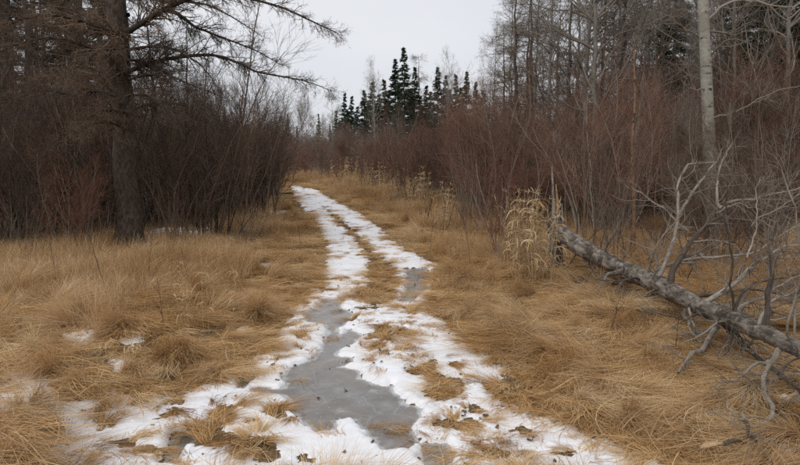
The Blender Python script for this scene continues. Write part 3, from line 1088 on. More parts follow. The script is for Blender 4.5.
# --- the big larch on the left: trunk and limbs traced from the photograph
LB = gnd(130, 252, .1)
LD = LB[1]
lar = empty('larch_tree', LB)
tag(lar, 'big bare larch with dark trunk and long limbs reaching over the trail', 'tree')
tb = trunk_line((0, 0, -.15), (-.12, .1, 9.5), 40, .008)
tr = np.interp(tb[:, 2], [-.2, .15, .5, 2.5, 9.5], [.34, .24, .185, .165, .09])
obj('trunk', limb_mesh('trunk', tb, tr, 24, .05, .018), M['bark_larchbig'], lar)
LIMBS = [  # pixel path, depth change along it, base width in pixels
    ([(131, 30), (150, 18), (170, 8), (205, -4), (240, -2), (282, 9), (320, 27), (338, 35)], -.4, 6.5),
    ([(165, 11), (178, 14), (200, 30), (230, 42), (260, 55), (285, 70)], .5, 4),
    ([(134, 49), (155, 48), (175, 51), (200, 66), (216, 88)], -.8, 3.6),
    ([(133, 70), (150, 64), (175, 58), (215, 55), (245, 65), (260, 72), (295, 78), (315, 84), (332, 90)], -.2, 5),
    ([(132, -10), (160, 2), (200, 4), (235, 20), (262, 38)], .9, 4.5),
    ([(132, 78), (150, 74), (175, 78), (192, 92), (200, 104)], -1.2, 3),
    ([(133, 95), (150, 97), (165, 108), (178, 122)], -1.6, 3),
    ([(133, 110), (152, 104), (178, 104), (205, 112)], 1.2, 3),
    ([(133, 60), (160, 70), (190, 84), (225, 98)], 1.5, 3.4),
    ([(122, 35), (100, 28), (70, 16), (40, 14), (10, 22)], -.9, 6),
    ([(122, 70), (98, 52), (62, 40), (30, 42), (-8, 56)], -.6, 5),
    ([(122, 112), (100, 112), (80, 124), (58, 140), (38, 158)], -1.6, 3.6),
    ([(122, 98), (98, 92), (70, 94), (40, 92), (0, 104)], -.4, 4.5),
    ([(124, 128), (108, 124), (90, 128), (70, 140)], -2.0, 3),
    ([(122, 14), (100, 4), (70, -8)], .5, 5),
    ([(123, 85), (100, 76), (74, 74), (40, 80), (14, 92)], .8, 4),
    ([(123, 50), (100, 52), (80, 66), (55, 78)], -1.8, 3.6)]
for path, dd, wpx in LIMBS:
    m_ = len(path)
    path = [(128, path[0][1] + 1)] * (path[0][0] < 140) + path
    m_ = len(path)
    c = [at(x, y, LD + dd * i / (m_ - 1)) - LB for i, (x, y) in enumerate(path)]
    P = spline(c, 26)[None]
    P[:, 3:] += np.cumsum(rng.standard_normal((1, 23, 3)) * .004, 1)
    R = (wpx * LD / F / 2) * np.linspace(1, .16, 26)[None] ** 1.1
    V, Q, t_ = tubes(P, R, 6, rough=.04)
    lm = obj('limb', mesh('limb', V, Q, tint=t_), M['bark_limbdark'], lar)
    ln = np.linalg.norm(np.diff(P[0], axis=0), axis=1).sum()
    V, Q, t_ = bough(P, R, int(22 + 19 * ln), .62, 6, -.05, .3, .85)
    obj('twigs', mesh('twigs', V, Q, tint=t_), M['tw_larchdark' if path[-1][0] > 130 else 'tw_larch'], lm)


# --- generic larch (background), poplar and spruce prototypes
def make_larch(h, fine=1.0):
    T = trunk_line((0, 0, -.1), (U_(-.2, .2), U_(-.2, .2), h), 16, .03)
    R = np.interp(np.linspace(0, 1, 16), [0, 1], [h * .013, .008])
    tk = tubes(T[None], R[None], 8)
    B = int(h * 7)
    z = h * (.08 + .9 * rng.random(B))
    a = rng.random(B) * 6.283
    S = np.stack([np.interp(z, T[:, 2], T[:, 0]), np.interp(z, T[:, 2], T[:, 1]), z], -1)
    L = (1 - z / h) ** .7 * h * .24 + .25
    D = np.stack([np.cos(a), np.sin(a), .15 - .25 * rng.random(B)], -1)
    P, Rr = walk(S, D, L, 7, .1, .0, .006 + .006 * L, np.full(B, .002))
    P2, R2 = kids(P, Rr, 11, .1, 1, .25, .8, .8, 4, .15, -.03, .6, .5, flat=.4, rmin=.0024)
    P3, R3 = kids(P2, R2, 6, .1, 1, .07, .28, .8, 3, .2, .0, .8, .6, rmin=.002)
    return tk, tubes(P, Rr, 4), join([tubes(P2, R2 * fine, 3), tubes(P3, R3 * fine, 3)])


def make_poplar(h, clear=.2, fine=1.0, rad=.0075):
    T = trunk_line((0, 0, -.1), (U_(-.5, .5), U_(-.3, .3), h), 18, .035)
    R = np.interp(np.linspace(0, 1, 18), [0, .06, 1], [h * rad * 1.25, h * rad, .01])
    tk = tubes(T[None], R[None], 10, rough=.03)
    B = int(h * 3.6)
    z = h * (clear + (.97 - clear) * rng.random(B))
    a = rng.random(B) * 6.283
    S = np.stack([np.interp(z, T[:, 2], T[:, 0]), np.interp(z, T[:, 2], T[:, 1]), z], -1)
    L = (1.05 - z / h) * h * .3 + .5
    D = np.stack([np.cos(a), np.sin(a), .45 + .5 * rng.random(B)], -1)
    P, Rr = walk(S, D, L, 8, .2, .05, .005 + .0095 * L, np.full(B, .003))
    P2, R2 = kids(P, Rr, 9, .2, 1, .5, 1.4, .7, 6, .2, .06, .6, .4, rmin=.0035)
    P3, R3 = kids(P2, R2, 6, .2, 1, .2, .7, .7, 4, .2, .05, .7, .5, rmin=.0026)
    P4, R4 = kids(P3, R3, 3, .2, 1, .1, .3, .7, 3, .2, .05, .8, .6, rmin=.002)
    return tk, tubes(P, Rr, 5), join([tubes(P2, R2 * fine, 3), tubes(P3, R3 * fine, 3), tubes(P4, R4 * fine, 3)])


def make_spruce(h, w):
    T = trunk_line((0, 0, -.1), (U_(-.1, .1), 0, h), 10, .02)
    tk = tubes(T[None], np.linspace(h * .011, .01, 10)[None], 6)
    B = int(h * 25)
    z = h * (.05 + .95 * rng.random(B) ** .85)
    a = rng.random(B) * 6.283
    S = np.stack([np.interp(z, T[:, 2], T[:, 0]), np.interp(z, T[:, 2], T[:, 1]), np.minimum(z, h)], -1)
    z = np.minimum(z, h * .999)
    L = ((1 - z / h) ** .95 * w * 1.1 + .03) * (.45 + .7 * rng.random(B))
    D = np.stack([np.cos(a), np.sin(a), .25 - .55 * (1 - z / h)], -1)
    P, R = walk(S, D, L, 5, .06, -.05, np.full(B, .016), np.full(B, .012))
    P2, R2 = kids(P, R, 14, .05, 1, .12, .42, .75, 3, .1, -.05, 1.0, .5, flat=.4, rmin=.013, lmul=np.clip(L / .75, .1, 1))
    P3, R3 = kids(P2, R2, 6, .05, 1, .06, .17, .7, 2, .1, -.05, 1.1, .5, rmin=.011)
    return tk, tubes(P, R, 3), join([tubes(P2, R2 * 1.1, 3), tubes(P3, R3, 3)])


def tree_meshes(t3, mats):
    out = []
    for nm, d, mt in zip(('trunk', 'limbs', 'crown'), t3, mats):
        me = mesh(nm, d[0], d[1], tint=d[2])
        me.materials.append(M[mt])
        out.append(me)
    return out


LARCH = [tree_meshes(make_larch(8), ('bark_larch', 'tw_larch', 'tw_larch')) for _ in range(2)]
POP = [tree_meshes(make_poplar(12), ('bark_grey', 'tw_grey', 'tw_grey')) for _ in range(3)]
BIR = [tree_meshes(make_poplar(8, .3, .8, .0085), ('bark_birch', 'tw_pale', 'tw_grey')) for _ in range(2)]
SPR = [tree_meshes(make_spruce(10, 1.5), ('bark_larch', 'tw_dark', 'spruce')) for _ in range(2)]


def put_tree(name, lib, x, y, k, label, group=None, cat='tree', wide=1.0):
    e = empty(name, (x, y, hz(x, y) if y < 60 else 0), random.random() * 6.28)
    e.scale = (k * wide, k * wide, k)
    tag(e, label, cat, group)
    for nm, me in zip(('trunk', 'limbs', 'crown'), random.choice(lib)):
        obj(nm, me, None, e)
    return e


def X_(px, d):
    return (px - CX) / F * d


def hgt(py, d):                        # height of a thing at distance d whose top shows at pixel row py
    return H + (HOR - py) / F * d


# spruces beyond the right thicket
for px, top, d, wd, lab in (
        (405, 52, 66, .95, 'tallest dark spruce rising above the right thicket'),
        (396, 62, 68, .9, 'second tallest dark spruce, pressed against the tallest one on its left'),
        (414, 70, 72, .9, 'dark spruce close behind the tallest one on its right'),
        (385, 82, 64, 1.0, 'dark spruce with a blunt top left of the tallest pair'),
        (372, 84, 66, 1.1, 'broad dark spruce at the left shoulder of the stand'),
        (365, 92, 70, 1.0, 'dark spruce half hidden at the left of the broad one'),
        (345, 95, 78, .9, 'pointed spruce at left end of the stand'),
        (352, 98, 80, 1.0, 'small spruce beside the pointed one at the left end'),
        (337, 112, 84, 1.0, 'lowest far spruce leftmost of the stand'),
        (437, 70, 66, .85, 'slim dark spruce right of the tallest pair'),
        (444, 78, 68, .9, 'short spruce tucked right of the slim one'),
        (455, 77, 70, .85, 'narrow spruce standing alone over the red shrubs'),
        (466, 74, 68, .85, 'pointed spruce near the right end of the stand'),
        (474, 84, 72, .9, 'small spruce at the right end of the stand'),
        (426, 88, 74, 1.0, 'low spruce filling the gap in the middle of the stand')):
    h = hgt(top, d)
    put_tree('spruce_tree', SPR, X_(px, d), d, h / 10, lab, 'spruces beyond the right thicket', 'tree', wd * 1.45)
for j, (px, top) in enumerate(sorted(((358, 108), (368, 104), (379, 96), (389, 92), (400, 96), (410, 90), (420, 98), (431, 94), (449, 92), (461, 90), (340, 122), (349, 112), (482, 92)))):
    d = U_(74, 82)
    put_tree('spruce_tree', SPR, X_(px, d), d, hgt(top, d) / 10, f"{'first second third fourth fifth sixth seventh eighth ninth tenth eleventh twelfth thirteenth'.split()[j]} from the left of the low back row spruces", 'spruces of the back row', 'tree', 1.8)
# dark conifers deep in the wood at the top right and behind the larch on the left
for px, d, h, lab in ((765, 21, 11, 'dark spruce in the deep wood at the upper right'), (800, 19, 10, 'dark spruce at the right edge of the wood'),
                      (735, 24, 11, 'dark spruce behind the pale aspen trunk'), (668, 30, 11, 'dark spruce deep in the wood left of the pale aspen'),
                      (20, 19, 9, 'dark spruce in the shade at the left edge'), (75, 21, 9.5, 'dark spruce directly behind the larch limbs'),
                      (-30, 16, 8, 'dark spruce cut off by the left edge'), (105, 26, 9, 'dark spruce standing behind the larch trunk')):
    put_tree('spruce_tree', SPR, X_(px, d), d, h / 10, lab, None, 'tree', 1.25)
# larches
for px, d, h, lab in ((40, 15, 8.5, 'brown bare larch filling the upper left corner'), (95, 17, 8, 'brown bare larch just behind the big larch trunk'),
                      (-20, 14, 8, 'brown bare larch cut off by the left edge'), (160, 20, 6.4, 'small bare larch right of the big trunk'),
                      (188, 24, 6.3, 'small bare larch above the left thicket'),
                      (421, 72, 12.2, 'thin bare larch among the spruces'), (505, 34, 8, 'feathery bare larch at the edge of the right wood'),
                      (525, 30, 9, 'tall bare larch over the red shrubs'), (563, 27, 10, 'brown bare larch beside the grey poplars'),
                      (655, 24, 9, 'brown bare larch in the middle of the right wood'), (600, 33, 11.5, 'bare larch behind the forked grey poplar')):
    put_tree('larch_tree', LARCH, X_(px, d), d, h / 8, lab, None, 'tree', 1.0)
# grey poplars of the right wood
for px, d, h, lab in ((547, 26, 12, 'slim grey poplar at the front of the right wood'), (580, 22, 13, 'pale grey poplar with crooked limbs in the right wood'),
                      (594, 21, 14, 'thick grey poplar with knotted trunk in the right wood'), (618, 25, 13, 'grey poplar right of the knotted one'),
                      (634, 30, 13, 'grey poplar deep behind the thin orange stem'), (508, 38, 11.5, 'tall hazy grey poplar leading the wood edge'),
                      (530, 40, 13, 'high grey poplar over the wood edge'), (690, 27, 13, 'grey poplar behind the pale aspen'),
                      (730, 18, 11, 'grey poplar with low limbs right of the pale aspen'), (780, 17, 11, 'grey poplar at the far right of the wood'),
                      (650, 36, 14, 'grey poplar at the back of the right wood'), (760, 28, 14, 'tall grey poplar high at the upper right'),
                      (570, 44, 15, 'distant grey poplar behind the wood front'), (490, 50, 11, 'distant grey poplar at the low end of the wood')):
    put_tree('poplar_tree', POP, X_(px, d), d, h / 12, lab, None, 'tree', .9)
# thin pale birches by the bend and far grey trees that close the trail
for px, top, d, lab in ((376, 70, 55, 'thin pale birch in front of the spruces'), (334, 98, 58, 'thin pale birch at the left of the spruces'),
                        (447, 62, 36, 'thin pale birch with a leaning side limb above the red shrubs'),
                        (397, 112, 48, 'short pale birch in front of the tallest spruces'),
                        (303, 96, 70, 'pale grey birch beyond the trail bend'), (308, 100, 74, 'slim grey birch close behind the one beyond the bend'),
                        (288, 116, 80, 'low grey birch at the end of the left thicket'), (322, 118, 82, 'low pale birch over the end of the trail'),
                        (262, 98, 46, 'bare tree poking above the left thicket'), (236, 92, 36, 'bare grey tree above the middle of the left thicket'),
                        (212, 86, 30, 'bare tree rising from the left thicket by the larch limbs'), (274, 112, 60, 'small bare tree at the far left thicket')):
    put_tree('birch_tree', BIR, X_(px, d), d, hgt(top, d) / 8, lab, None, 'tree', .8)
# far rise of mixed wood that closes the trail
for i in range(34):
    d = U_(84, 120)
    px = U_(210, 470)
    put_tree('far_tree', POP + LARCH if i % 3 else SPR, X_(px, d), d, U_(.42, .62) if i % 3 else U_(.6, .8), 'far tree in the distant wood beyond the end of the trail',
             'trees of the distant wood', 'tree')

# the rest of the wood behind, right and left
ORD = ['first', 'second', 'third', 'fourth', 'fifth', 'sixth', 'seventh', 'eighth', 'ninth', 'tenth', 'eleventh', 'twelfth', 'thirteenth', 'fourteenth', 'fifteenth', 'sixteenth']
WR = [('left of the knotted poplar', 500, 590), ('behind the thin orange stem', 600, 665), ('behind the pale aspen', 675, 740), ('in the upper right corner', 750, 830)]
for where, a_, b_ in WR:
    for j in range(9):
        d = U_(23, 46)
        h = U_(8.5, 13) if a_ > 520 else U_(7, 11)
        lib, nm = ((POP, 'poplar_tree'), (LARCH, 'larch_tree'))[j % 2]
        put_tree(nm, lib, X_(a_ + (b_ - a_) * (j + U_(.1, .9)) / 9, d), d, h / (12 if lib is POP else 8), f'{ORD[j]} from the left of the bare trees deep {where}', 'trees deep in the right wood', 'tree', 1.1)
for j in range(16):
    d = U_(15, 30)
    put_tree('larch_tree', LARCH, X_(-30 + 10 * j + U_(1, 9), d), d, U_(7, 10) / 8, f'{ORD[j]} from the left of the brown larches behind the big larch', 'larches in the left wood', 'tree', 1.15)

# --- the pale aspen on the right
AB = gnd(712, 240, .1)
AD = AB[1]
asp = empty('aspen_tree', AB)
tag(asp, 'pale grey aspen trunk standing behind the fallen tree', 'tree')
pts = [at(x, y, AD) - AB for x, y in ((713, 248), (711, 200), (709, 140), (706, 70), (703, 0), (700, -80), (698, -200))]
P = spline(pts, 30)[None]
R = np.linspace(6.6, 4.2, 30)[None] * AD / F
V, Q, t_ = tubes(P, R, 14, rough=.02)
obj('trunk', mesh('trunk', V, Q, tint=t_), M['bark_aspen'], asp)
for path, dd, wpx in (([(706, 22), (722, 8), (745, 2), (775, 10), (800, 6)], -.6, 4), ([(707, 60), (725, 42), (748, 46), (762, 62)], -.5, 3),
                      ([(709, 118), (728, 116), (752, 104), (790, 88), (815, 82)], -1.0, 3), ([(703, 5), (690, -15), (660, -40)], .3, 4),
                      ([(708, 90), (692, 84), (676, 66)], -.4, 2), ([(705, 40), (685, 28), (668, 12), (655, 8)], .5, 3), ([(706, 30), (730, 36), (760, 28), (800, 30)], .8, 3)):
    c = [at(x, y, AD + dd * i / (len(path) - 1)) - AB for i, (x, y) in enumerate(path)]
    P = spline(c, 16)[None]
    P[0, 2:] += np.cumsum(rng.standard_normal((14, 3)) * .02, 0)
    R = (wpx * AD / F / 2) * np.linspace(.8, .15, 16)[None]
    V, Q, t_ = tubes(P, R, 6)
    lm = obj('limb', mesh('limb', V, Q, tint=t_), M['tw_grey'], asp)
    P2, R2 = kids(P, R, 9, .2, 1, .3, .9, .7, 6, .2, .05, .6, .4, rmin=.003)
    P3, R3 = kids(P2, R2, 5, .2, 1, .1, .4, .7, 4, .2, .05, .7, .5, rmin=.002)
    V, Q, t_ = join([tubes(P2, R2, 3), tubes(P3, R3, 3)])
    obj('twigs', mesh('twigs', V, Q, tint=t_), M['tw_grey'], lm)

# --- the thin orange stem
OB = gnd(633, 258, .1)
OD = OB[1]
orr = empty('dead_sapling', OB)
tag(orr, 'thin straight orange brown dead stem behind the fallen log', 'tree')
P = spline([at(x, y, OD) - OB for x, y in ((633, 262), (634, 200), (632, 150), (635, 100), (634, 62), (635, 40))], 24)[None]
R = np.linspace(2.3, .35, 24)[None] * OD / F
V, Q, t_ = tubes(P, R, 8, rough=.06)
obj('trunk', mesh('trunk', V, Q, tint=t_), M['bark_orange'], orr)
P2, R2 = kids(P, R, 60, .1, 1, .06, .4, 1.1, 4, .2, .04, .35, .4, rmin=.002)
V, Q, t_ = tubes(P2, R2, 3)
obj('side_twigs', mesh('side_twigs', V, Q, tint=t_), M['tw_brown'], orr)

# ------------------------------------------------------------------ the fallen tree
fl = empty('fallen_tree', (at(640, 278, 7.1) * [1, 1, 0]))
tag(fl, 'weathered grey fallen tree with bare limbs lying out of the right thicket', 'fallen tree')
FB = np.array(fl.location)
logpx = [(552, 226, 9.0), (575, 243, 8.6), (600, 258, 8.1), (640, 277, 7.1), (670, 291, 6.35), (705, 309, 5.6), (740, 323, 4.95), (770, 336, 4.5), (800, 348, 4.1), (850, 362, 3.75), (900, 372, 3.5)]
P = spline([at(*q) - FB for q in logpx], 48)[None]
P[0, 1:-1] += rng.standard_normal((46, 3)) * .006
wd = np.interp(np.linspace(0, 1, 48), [0, .1, .3, .5, .7, .8, 1], [.125, .118, .095, .074, .06, .052, .034])
trunk = obj('trunk', limb_mesh('trunk', P[0], wd, 26, .14, .035), M['bark_log'], fl)
LOG = P[0] + FB
def log_depth(px):
    u, v = proj(LOG[:, 0], LOG[:, 1], LOG[:, 2])
    return float(np.interp(px, u, LOG[:, 1]))
FL = [  # pixel path, depth change from the log, base px width, material, sub twigs
    ([(668, 292), (672, 272), (688, 243), (701, 227), (717, 213), (726, 203)], .5, 8, 'bark_dark', 2),
    ([(722, 208), (716, 203), (713, 185), (718, 166), (728, 148)], ('abs', 6.75, 7.0), 4, 'bark_limb', 3),
    ([(726, 203), (740, 200), (756, 200), (775, 198), (801, 190), (830, 180)], ('abs', 6.75, 6.3), 3.4, 'bark_limb', 4),
    ([(717, 213), (735, 206), (753, 208), (766, 209)], ('abs', 6.8, 6.4), 2.2, 'bark_limb', 3),
    ([(655, 284), (667, 260), (674, 237), (679, 213), (680, 189), (688, 166), (698, 164), (719, 161)], .5, 5, 'bark_limb', 5),
    ([(678, 216), (690, 198), (700, 179), (709, 166), (720, 150)], ('abs', 7.1, 7.5), 3.6, 'bark_limb', 3),
    ([(688, 231), (674, 219), (657, 206), (640, 194), (628, 186)], ('abs', 7.0, 7.2), 2.6, 'bark_limb', 2),
    ([(645, 278), (662, 268), (685, 261), (714, 259), (750, 256), (772, 243), (801, 226), (830, 214)], -.5, 4.2, 'bark_limb', 6),
    ([(701, 307), (711, 298), (737, 282), (759, 266), (782, 253), (801, 247), (830, 238)], .3, 6.5, 'bark_limb', 6),
    ([(686, 299), (705, 293), (733, 289), (762, 289), (795, 293), (820, 296)], .6, 4, 'bark_dark', 4),
    ([(764, 333), (769, 300), (779, 269), (777, 253), (783, 231)], .15, 7, 'bark_dark', 3),
    ([(757, 329), (772, 301), (792, 289), (820, 276)], .4, 4.5, 'bark_limb', 4),
    ([(747, 258), (753, 231), (756, 211), (754, 185), (762, 171)], ('abs', 5.6, 6.0), 2, 'bark_limb', 3),
    ([(752, 226), (758, 219), (779, 210), (800, 197), (825, 186)], ('abs', 5.7, 5.3), 2.2, 'bark_limb', 3),
    ([(735, 322), (747, 306), (773, 296), (798, 281), (825, 268)], .5, 5, 'bark_limb', 4),
    ([(717, 316), (720, 330), (708, 350), (693, 363), (688, 378)], -.15, 8, 'bark_limb', 2),
    ([(722, 318), (727, 330), (745, 350), (764, 367), (791, 388), (798, 400)], .55, 8, 'bark_dark', 4),
    ([(785, 343), (772, 360), (762, 384), (768, 407), (760, 420), (745, 422), (735, 434)], .05, 7.5, 'bark_limb', 3),
    ([(746, 421), (734, 407), (725, 397)], ('abs', 4.2, 4.25), 3, 'bark_limb', 1),
    ([(744, 420), (757, 438), (769, 447)], ('abs', 4.2, 4.05), 4, 'bark_dark', 1),
    ([(769, 361), (749, 380), (728, 393)], ('abs', 4.4, 4.5), 4, 'bark_limb', 3),
    ([(676, 296), (684, 314), (691, 331), (702, 346)], -.1, 5.5, 'bark_limb', 2),
    ([(628, 266), (616, 272), (606, 279), (596, 295)], -.3, 7, 'bark_log', 1),
    ([(645, 283), (650, 294), (652, 308)], -.1, 6, 'bark_dark', 1),
    ([(610, 262), (606, 246), (615, 228), (612, 205)], .5, 3, 'bark_dark', 3),
    ([(735, 320), (740, 296), (760, 280), (793, 273), (820, 270)], .2, 4, 'bark_dark', 4),
    ([(590, 262), (596, 280), (588, 292)], .1, 5, 'bark_dark', 1)]
for path, dd, wpx, mt, sub in FL:
    m_ = len(path)
    if isinstance(dd, tuple):
        ds = np.linspace(dd[1], dd[2], m_)
    else:
        d0 = log_depth(path[0][0])
        ds = d0 + dd * np.linspace(0, 1, m_)
    c = []
    for (x, y), d in zip(path, ds):
        p = at(x, y, d)
        if p[2] < .15:
            p = gnd(x, y, .15)
        c.append(p - FB)
    P = spline(c, 22)[None]
    P[0, 2:] += np.cumsum(rng.standard_normal((20, 3)) * .007, 0)
    R = (wpx * ds.mean() / F / 2) * np.linspace(.95, .2, 22)[None]
    br = obj('branch', limb_mesh('branch', P[0], R[0], 9, .12, .03), M[mt], fl)
    P2, R2 = kids(P, R, sub * 4, .2, 1, .12, .6, .75, 7, .2, .02, .45, .4, rmin=.0022)
    P3, R3 = kids(P2, R2, 4, .2, 1, .06, .3, .75, 4, .2, .0, .7, .5, rmin=.0016)
    V, Q, t_ = join([tubes(P2, R2, 4), tubes(P3, R3, 3)])
    obj('twigs', mesh('twigs', V, Q, tint=t_), M['tw_grey'], br)

# thinner dead branches along the log, each its own
LP, LR = kids((LOG - FB)[None], wd[None], 26, .3, .97, .45, 1.4, 1.05, 12, .24, .05, .16, .3, rmin=.006, taper=False)
for i in range(len(LP)):
    LP[i, :, 2] = np.maximum(LP[i, :, 2], .1)
    if LP[i, 5, 0] + FB[0] < LOG[:, 0].min() + .2:
        continue
    br = obj('branch', limb_mesh('branch', LP[i], LR[i], 7, .12, .03), M['bark_limb' if i % 3 else 'bark_dark'], fl)
    P2, R2 = kids(LP[i:i + 1], LR[i:i + 1], 10, .2, 1, .1, .5, .75, 7, .2, .02, .5, .4, rmin=.0022)
    P3, R3 = kids(P2, R2, 4, .2, 1, .05, .25, .75, 4, .2, .0, .7, .5, rmin=.0016)
    V, Q, t_ = join([tubes(P2, R2, 4), tubes(P3, R3, 3)])
    obj('twigs', mesh('twigs', V, Q, tint=t_), M['tw_grey'], br)

# the broken snag it split from
SB = gnd(556, 268, .08)
sn = empty('broken_stump', SB)
tag(sn, 'splintered broken stump beside the thick end of the fallen log', 'stump')
n = 26
zs = np.linspace(-.1, (268 - 218) / F * SB[1] , n)
k = 16
a = np.arange(k) * 6.2832 / k
spl = .55 + .45 * np.abs(np.sin(a * 1.5 + .6)) + .25 * rng.random(k)
rad = np.interp(zs, [-.1, .1, .4, 1], [.14, .1, .085, .07])
Vv = np.zeros((n, k, 3))
for i in range(n):
    zz_ = zs[0] + (zs[i] - zs[0]) * spl
    q = (i / (n - 1)) ** 3
    rr_ = rad[i] * (1 + .08 * rng.standard_normal(k)) * (1 - .45 * q)
    Vv[i] = np.stack([rr_ * np.cos(a), rr_ * np.sin(a), zz_], -1)
idx = np.arange(n * k).reshape(n, k)
Q = np.stack([idx[:-1], np.roll(idx[:-1], -1, 1), np.roll(idx[1:], -1, 1), idx[1:]], -1).reshape(-1, 4)
obj('stump_body', mesh('stump_body', Vv, Q, tint=np.full(n * k, .5), bark=Vv), M['bark_dark'], sn)
for (x0, y0, x1, y1, w) in ((553, 250, 552, 166, 8), (558, 250, 556, 184, 7), (549, 250, 547, 205, 5), (561, 250, 562, 204, 5)):
    P = spline([at(x0, y0, SB[1]) - SB, at((x0 + x1) / 2 + 1, (y0 + y1) / 2, SB[1]) - SB, at(x1, y1, SB[1]) - SB], 10)[None]
    obj('splinter', limb_mesh('splinter', P[0], w / 2 * SB[1] / F * np.linspace(1, .15, 10), 6, .2, .08), M['wood' if x0 == 558 else 'bark_limb'], sn)

# brushwood piled behind the log
bw = empty('brushwood', gnd(610, 275, .1))
tag(bw, 'tangled dark brushwood under the thick end of the log', 'brushwood')
BW = np.array(bw.location)
for i in range(26):
    p = at(U_(555, 690), U_(262, 300), 7.6) ; p = gnd(*[float(v) for v in proj(p[0], p[1], p[2])], .1)
    p[1] += U_(0, .5)
    d = np.array([[U_(-1, 1), U_(-.4, .4), U_(-.05, .6)]])
    P, R = walk(p[None] - BW, d, np.array([U_(.4, 1.3)]), 9, .12, .0, np.array([U_(.005, .014)]), np.array([.002]), floor=.0)
    P2, R2 = kids(P, R, 8, .1, 1, .1, .5, .7, 6, .18, .02, .6, .4, rmin=.002)
    V, Q, t_ = join([tubes(P, R, 5), tubes(P2, R2, 3)])
    obj('stick', mesh('stick', V, Q, tint=t_), M['tw_dark' if i % 3 else 'tw_grey'], bw)

# ------------------------------------------------------------------ reeds, stalks, chips
def reed_stalk(h, leaves=9):
    P, R = walk(np.zeros((1, 3)), np.array([[U_(-.12, .12), U_(-.12, .12), 1]]), np.array([h]), 9, .04, .0, np.array([.0035]), np.array([.0016]))
    st = tubes(P, R, 5)
    B = leaves
    t = .25 + .7 * rng.random(B)
    f = t * 8
    i = np.minimum(f.astype(int), 7)
    S = P[0, i]
    a = rng.random(B) * 6.283
    D = np.stack([np.cos(a) * .6, np.sin(a) * .6, np.ones(B) * .8], -1)
    n = 9
    Lp = np.empty((B, n, 3)); Lp[:, 0] = S
    d = unit(D)
    L = .1 + .18 * rng.random(B)
    for j in range(1, n):
        d[:, 2] -= .33
        d = unit(d + .07 * rng.standard_normal((B, 3)))
        Lp[:, j] = Lp[:, j - 1] + d * (L / (n - 1))[:, None]
    tt = np.linspace(0, 1, n)
    Wd = (.006 + .007 * rng.random(B))[:, None] * (np.sin(np.clip(tt * .9 + .1, 0, 1) * math.pi) ** .6 + .1)
    lv = ribbons(Lp, Wd)
    B = 16                                            # the seed head: short drooping spikelets
    S = P[0, rng.integers(6, 9, B)]
    hd = walk(S, np.stack([rng.standard_normal(B) * .5, rng.standard_normal(B) * .5, np.ones(B)], -1), .05 + .07 * rng.random(B), 4, .2, -.3)[0]
    hv = ribbons(hd, np.full((B, 4), .006) * [.6, 1, 1, .2])
    return join([st, lv, hv])


STALK = []
for i in range(8):
    V, Q, t_ = reed_stalk(1.0)
    me = mesh('stalk', V, Q, tint=t_, smooth=False)
    me.materials.append(M['reed'])
    STALK.append(me)


def reeds(px, py, half, n, h0, h1, label, depth=.35):
    b = gnd(px, py, .1)
    e = empty('reed_clump', b)
    tag(e, label, 'reeds')
    sc = b[1] / F
    for i in range(n):
        o = obj('stalk', random.choice(STALK), None, e)
        o.location = (random.gauss(0, half * .5) * sc, random.gauss(0, depth * .5), -.03)
        s = U_(h0, h1)
        o.scale = (s * U_(.85, 1.2), s * U_(.85, 1.2), s)
        o.rotation_euler = (U_(-.08, .08), U_(-.1, .1), U_(0, 6.28))


reeds(530, 279, 19, 64, .55, 1.15, 'tall clump of pale straw reeds beside the broken stump')
reeds(512, 262, 10, 10, .8, 1.15, 'thin pale reeds at the left of the tall clump')
reeds(402, 202, 10, 16, .9, 1.4, 'pale straw reeds at the foot of the right thicket')
reeds(380, 196, 14, 14, .8, 1.3, 'short straw reeds right of the trail before the thicket')
reeds(422, 212, 8, 18, .8, 1.25, 'pale straw reeds at the near corner of the right thicket')
reeds(362, 190, 12, 18, .9, 1.5, 'straw reeds lining the right rut far back')
reeds(446, 228, 10, 14, .7, 1.0, 'low straw reeds between the right rut and the thicket')
reeds(345, 188, 20, 16, .9, 1.4, 'far straw reeds along the right of the trail')
reeds(212, 330, 26, 9, .45, .7, 'low straw stalks on the left bank near the snow')
reeds(296, 178, 10, 10, 1.2, 1.8, 'distant straw reeds closing the end of the trail')
reeds(690, 262, 24, 12, .5, .8, 'short straw stalks behind the upright limbs of the fallen tree')
reeds(770, 262, 22, 10, .5, .8, 'short straw stalks at the right behind the fallen tree')

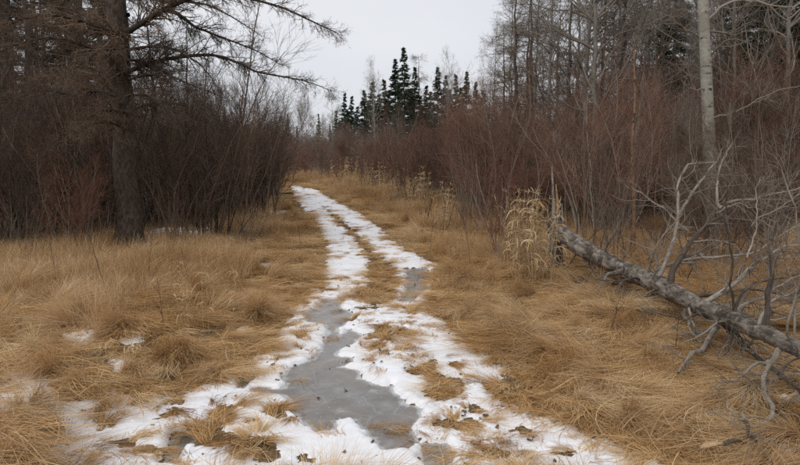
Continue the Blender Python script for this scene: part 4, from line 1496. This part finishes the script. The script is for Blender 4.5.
# bare weed stalks standing in the grass
for i, (px, py, h, lab) in enumerate(((258, 238, .95, 'leaning thin dark weed stalk left of the trail'), (150, 296, .8, 'thin bare weed stalk in the left grass'),
        (108, 300, .95, 'thin bare weed stalk in front of the larch'), (55, 290, .8, 'thin bare weed stalk on the far left grass'),
        (165, 330, .5, 'short bare weed stalk near the left bank'), (430, 250, .7, 'thin weed stalk at the right edge of the trail'),
        (470, 262, .9, 'thin weed stalk before the right thicket'), (675, 350, .35, 'short dark weed stalk in matted grass below the log'),
        (610, 330, .3, 'short dark weed stalk in the matted grass on the right'), (300, 246, .4, 'short weed stalk close to the left rut'))):
    b = gnd(px, py, .1)
    P, R = walk(np.array([[0, 0, -.03]]), np.array([[.45 if i == 0 else U_(-.15, .15), 0, 1.]]), np.array([h]), 9, .05, .0, np.array([.004]), np.array([.0015]))
    P2, R2 = kids(P, R, 7, .35, 1, .08, .3, .55, 5, .12, .06, .7, .5, rmin=.0014)
    e = empty('weed_stalk', b)
    tag(e, lab, 'weed')
    V, Q, t_ = tubes(P, R, 5); obj('stem', mesh('stem', V, Q, tint=t_), M['tw_dark'], e)
    V, Q, t_ = tubes(P2, R2, 3); obj('side_stems', mesh('side_stems', V, Q, tint=t_), M['tw_dark'], e)

# chips and sticks lying at the lower right
def chip(px, py, px2, py2, w, h, mat, name, label):
    a, b_ = gnd(px, py, .1), gnd(px2, py2, .1)
    c = (a + b_) / 2
    P = np.linspace(a - c, b_ - c, 9)[None]
    P[0, :, 2] += .02 * np.sin(np.linspace(0, 3, 9)) + .03
    V, Q, t_ = tubes(P, (w * np.array([.25, .8, 1, 1.05, 1, .95, .9, .7, .2]))[None], 7, rough=.1)
    V[:, 2] = (V[:, 2] - .03) * h + .03
    tag(obj(name, mesh(name, V, Q, tint=t_, bark=V), M[mat], None, c), label, 'wood')


chip(700, 453, 724, 449, .022, .5, 'wood', 'wood_chip', 'pale split wood chip lying on the grass at lower right')
chip(722, 451, 742, 447, .014, .8, 'bark_dark', 'dead_stick', 'dark short stick beside the pale wood chip')
chip(786, 405, 800, 399, .02, .6, 'wood', 'wood_chip', 'tan wood chip below the log at the right edge')
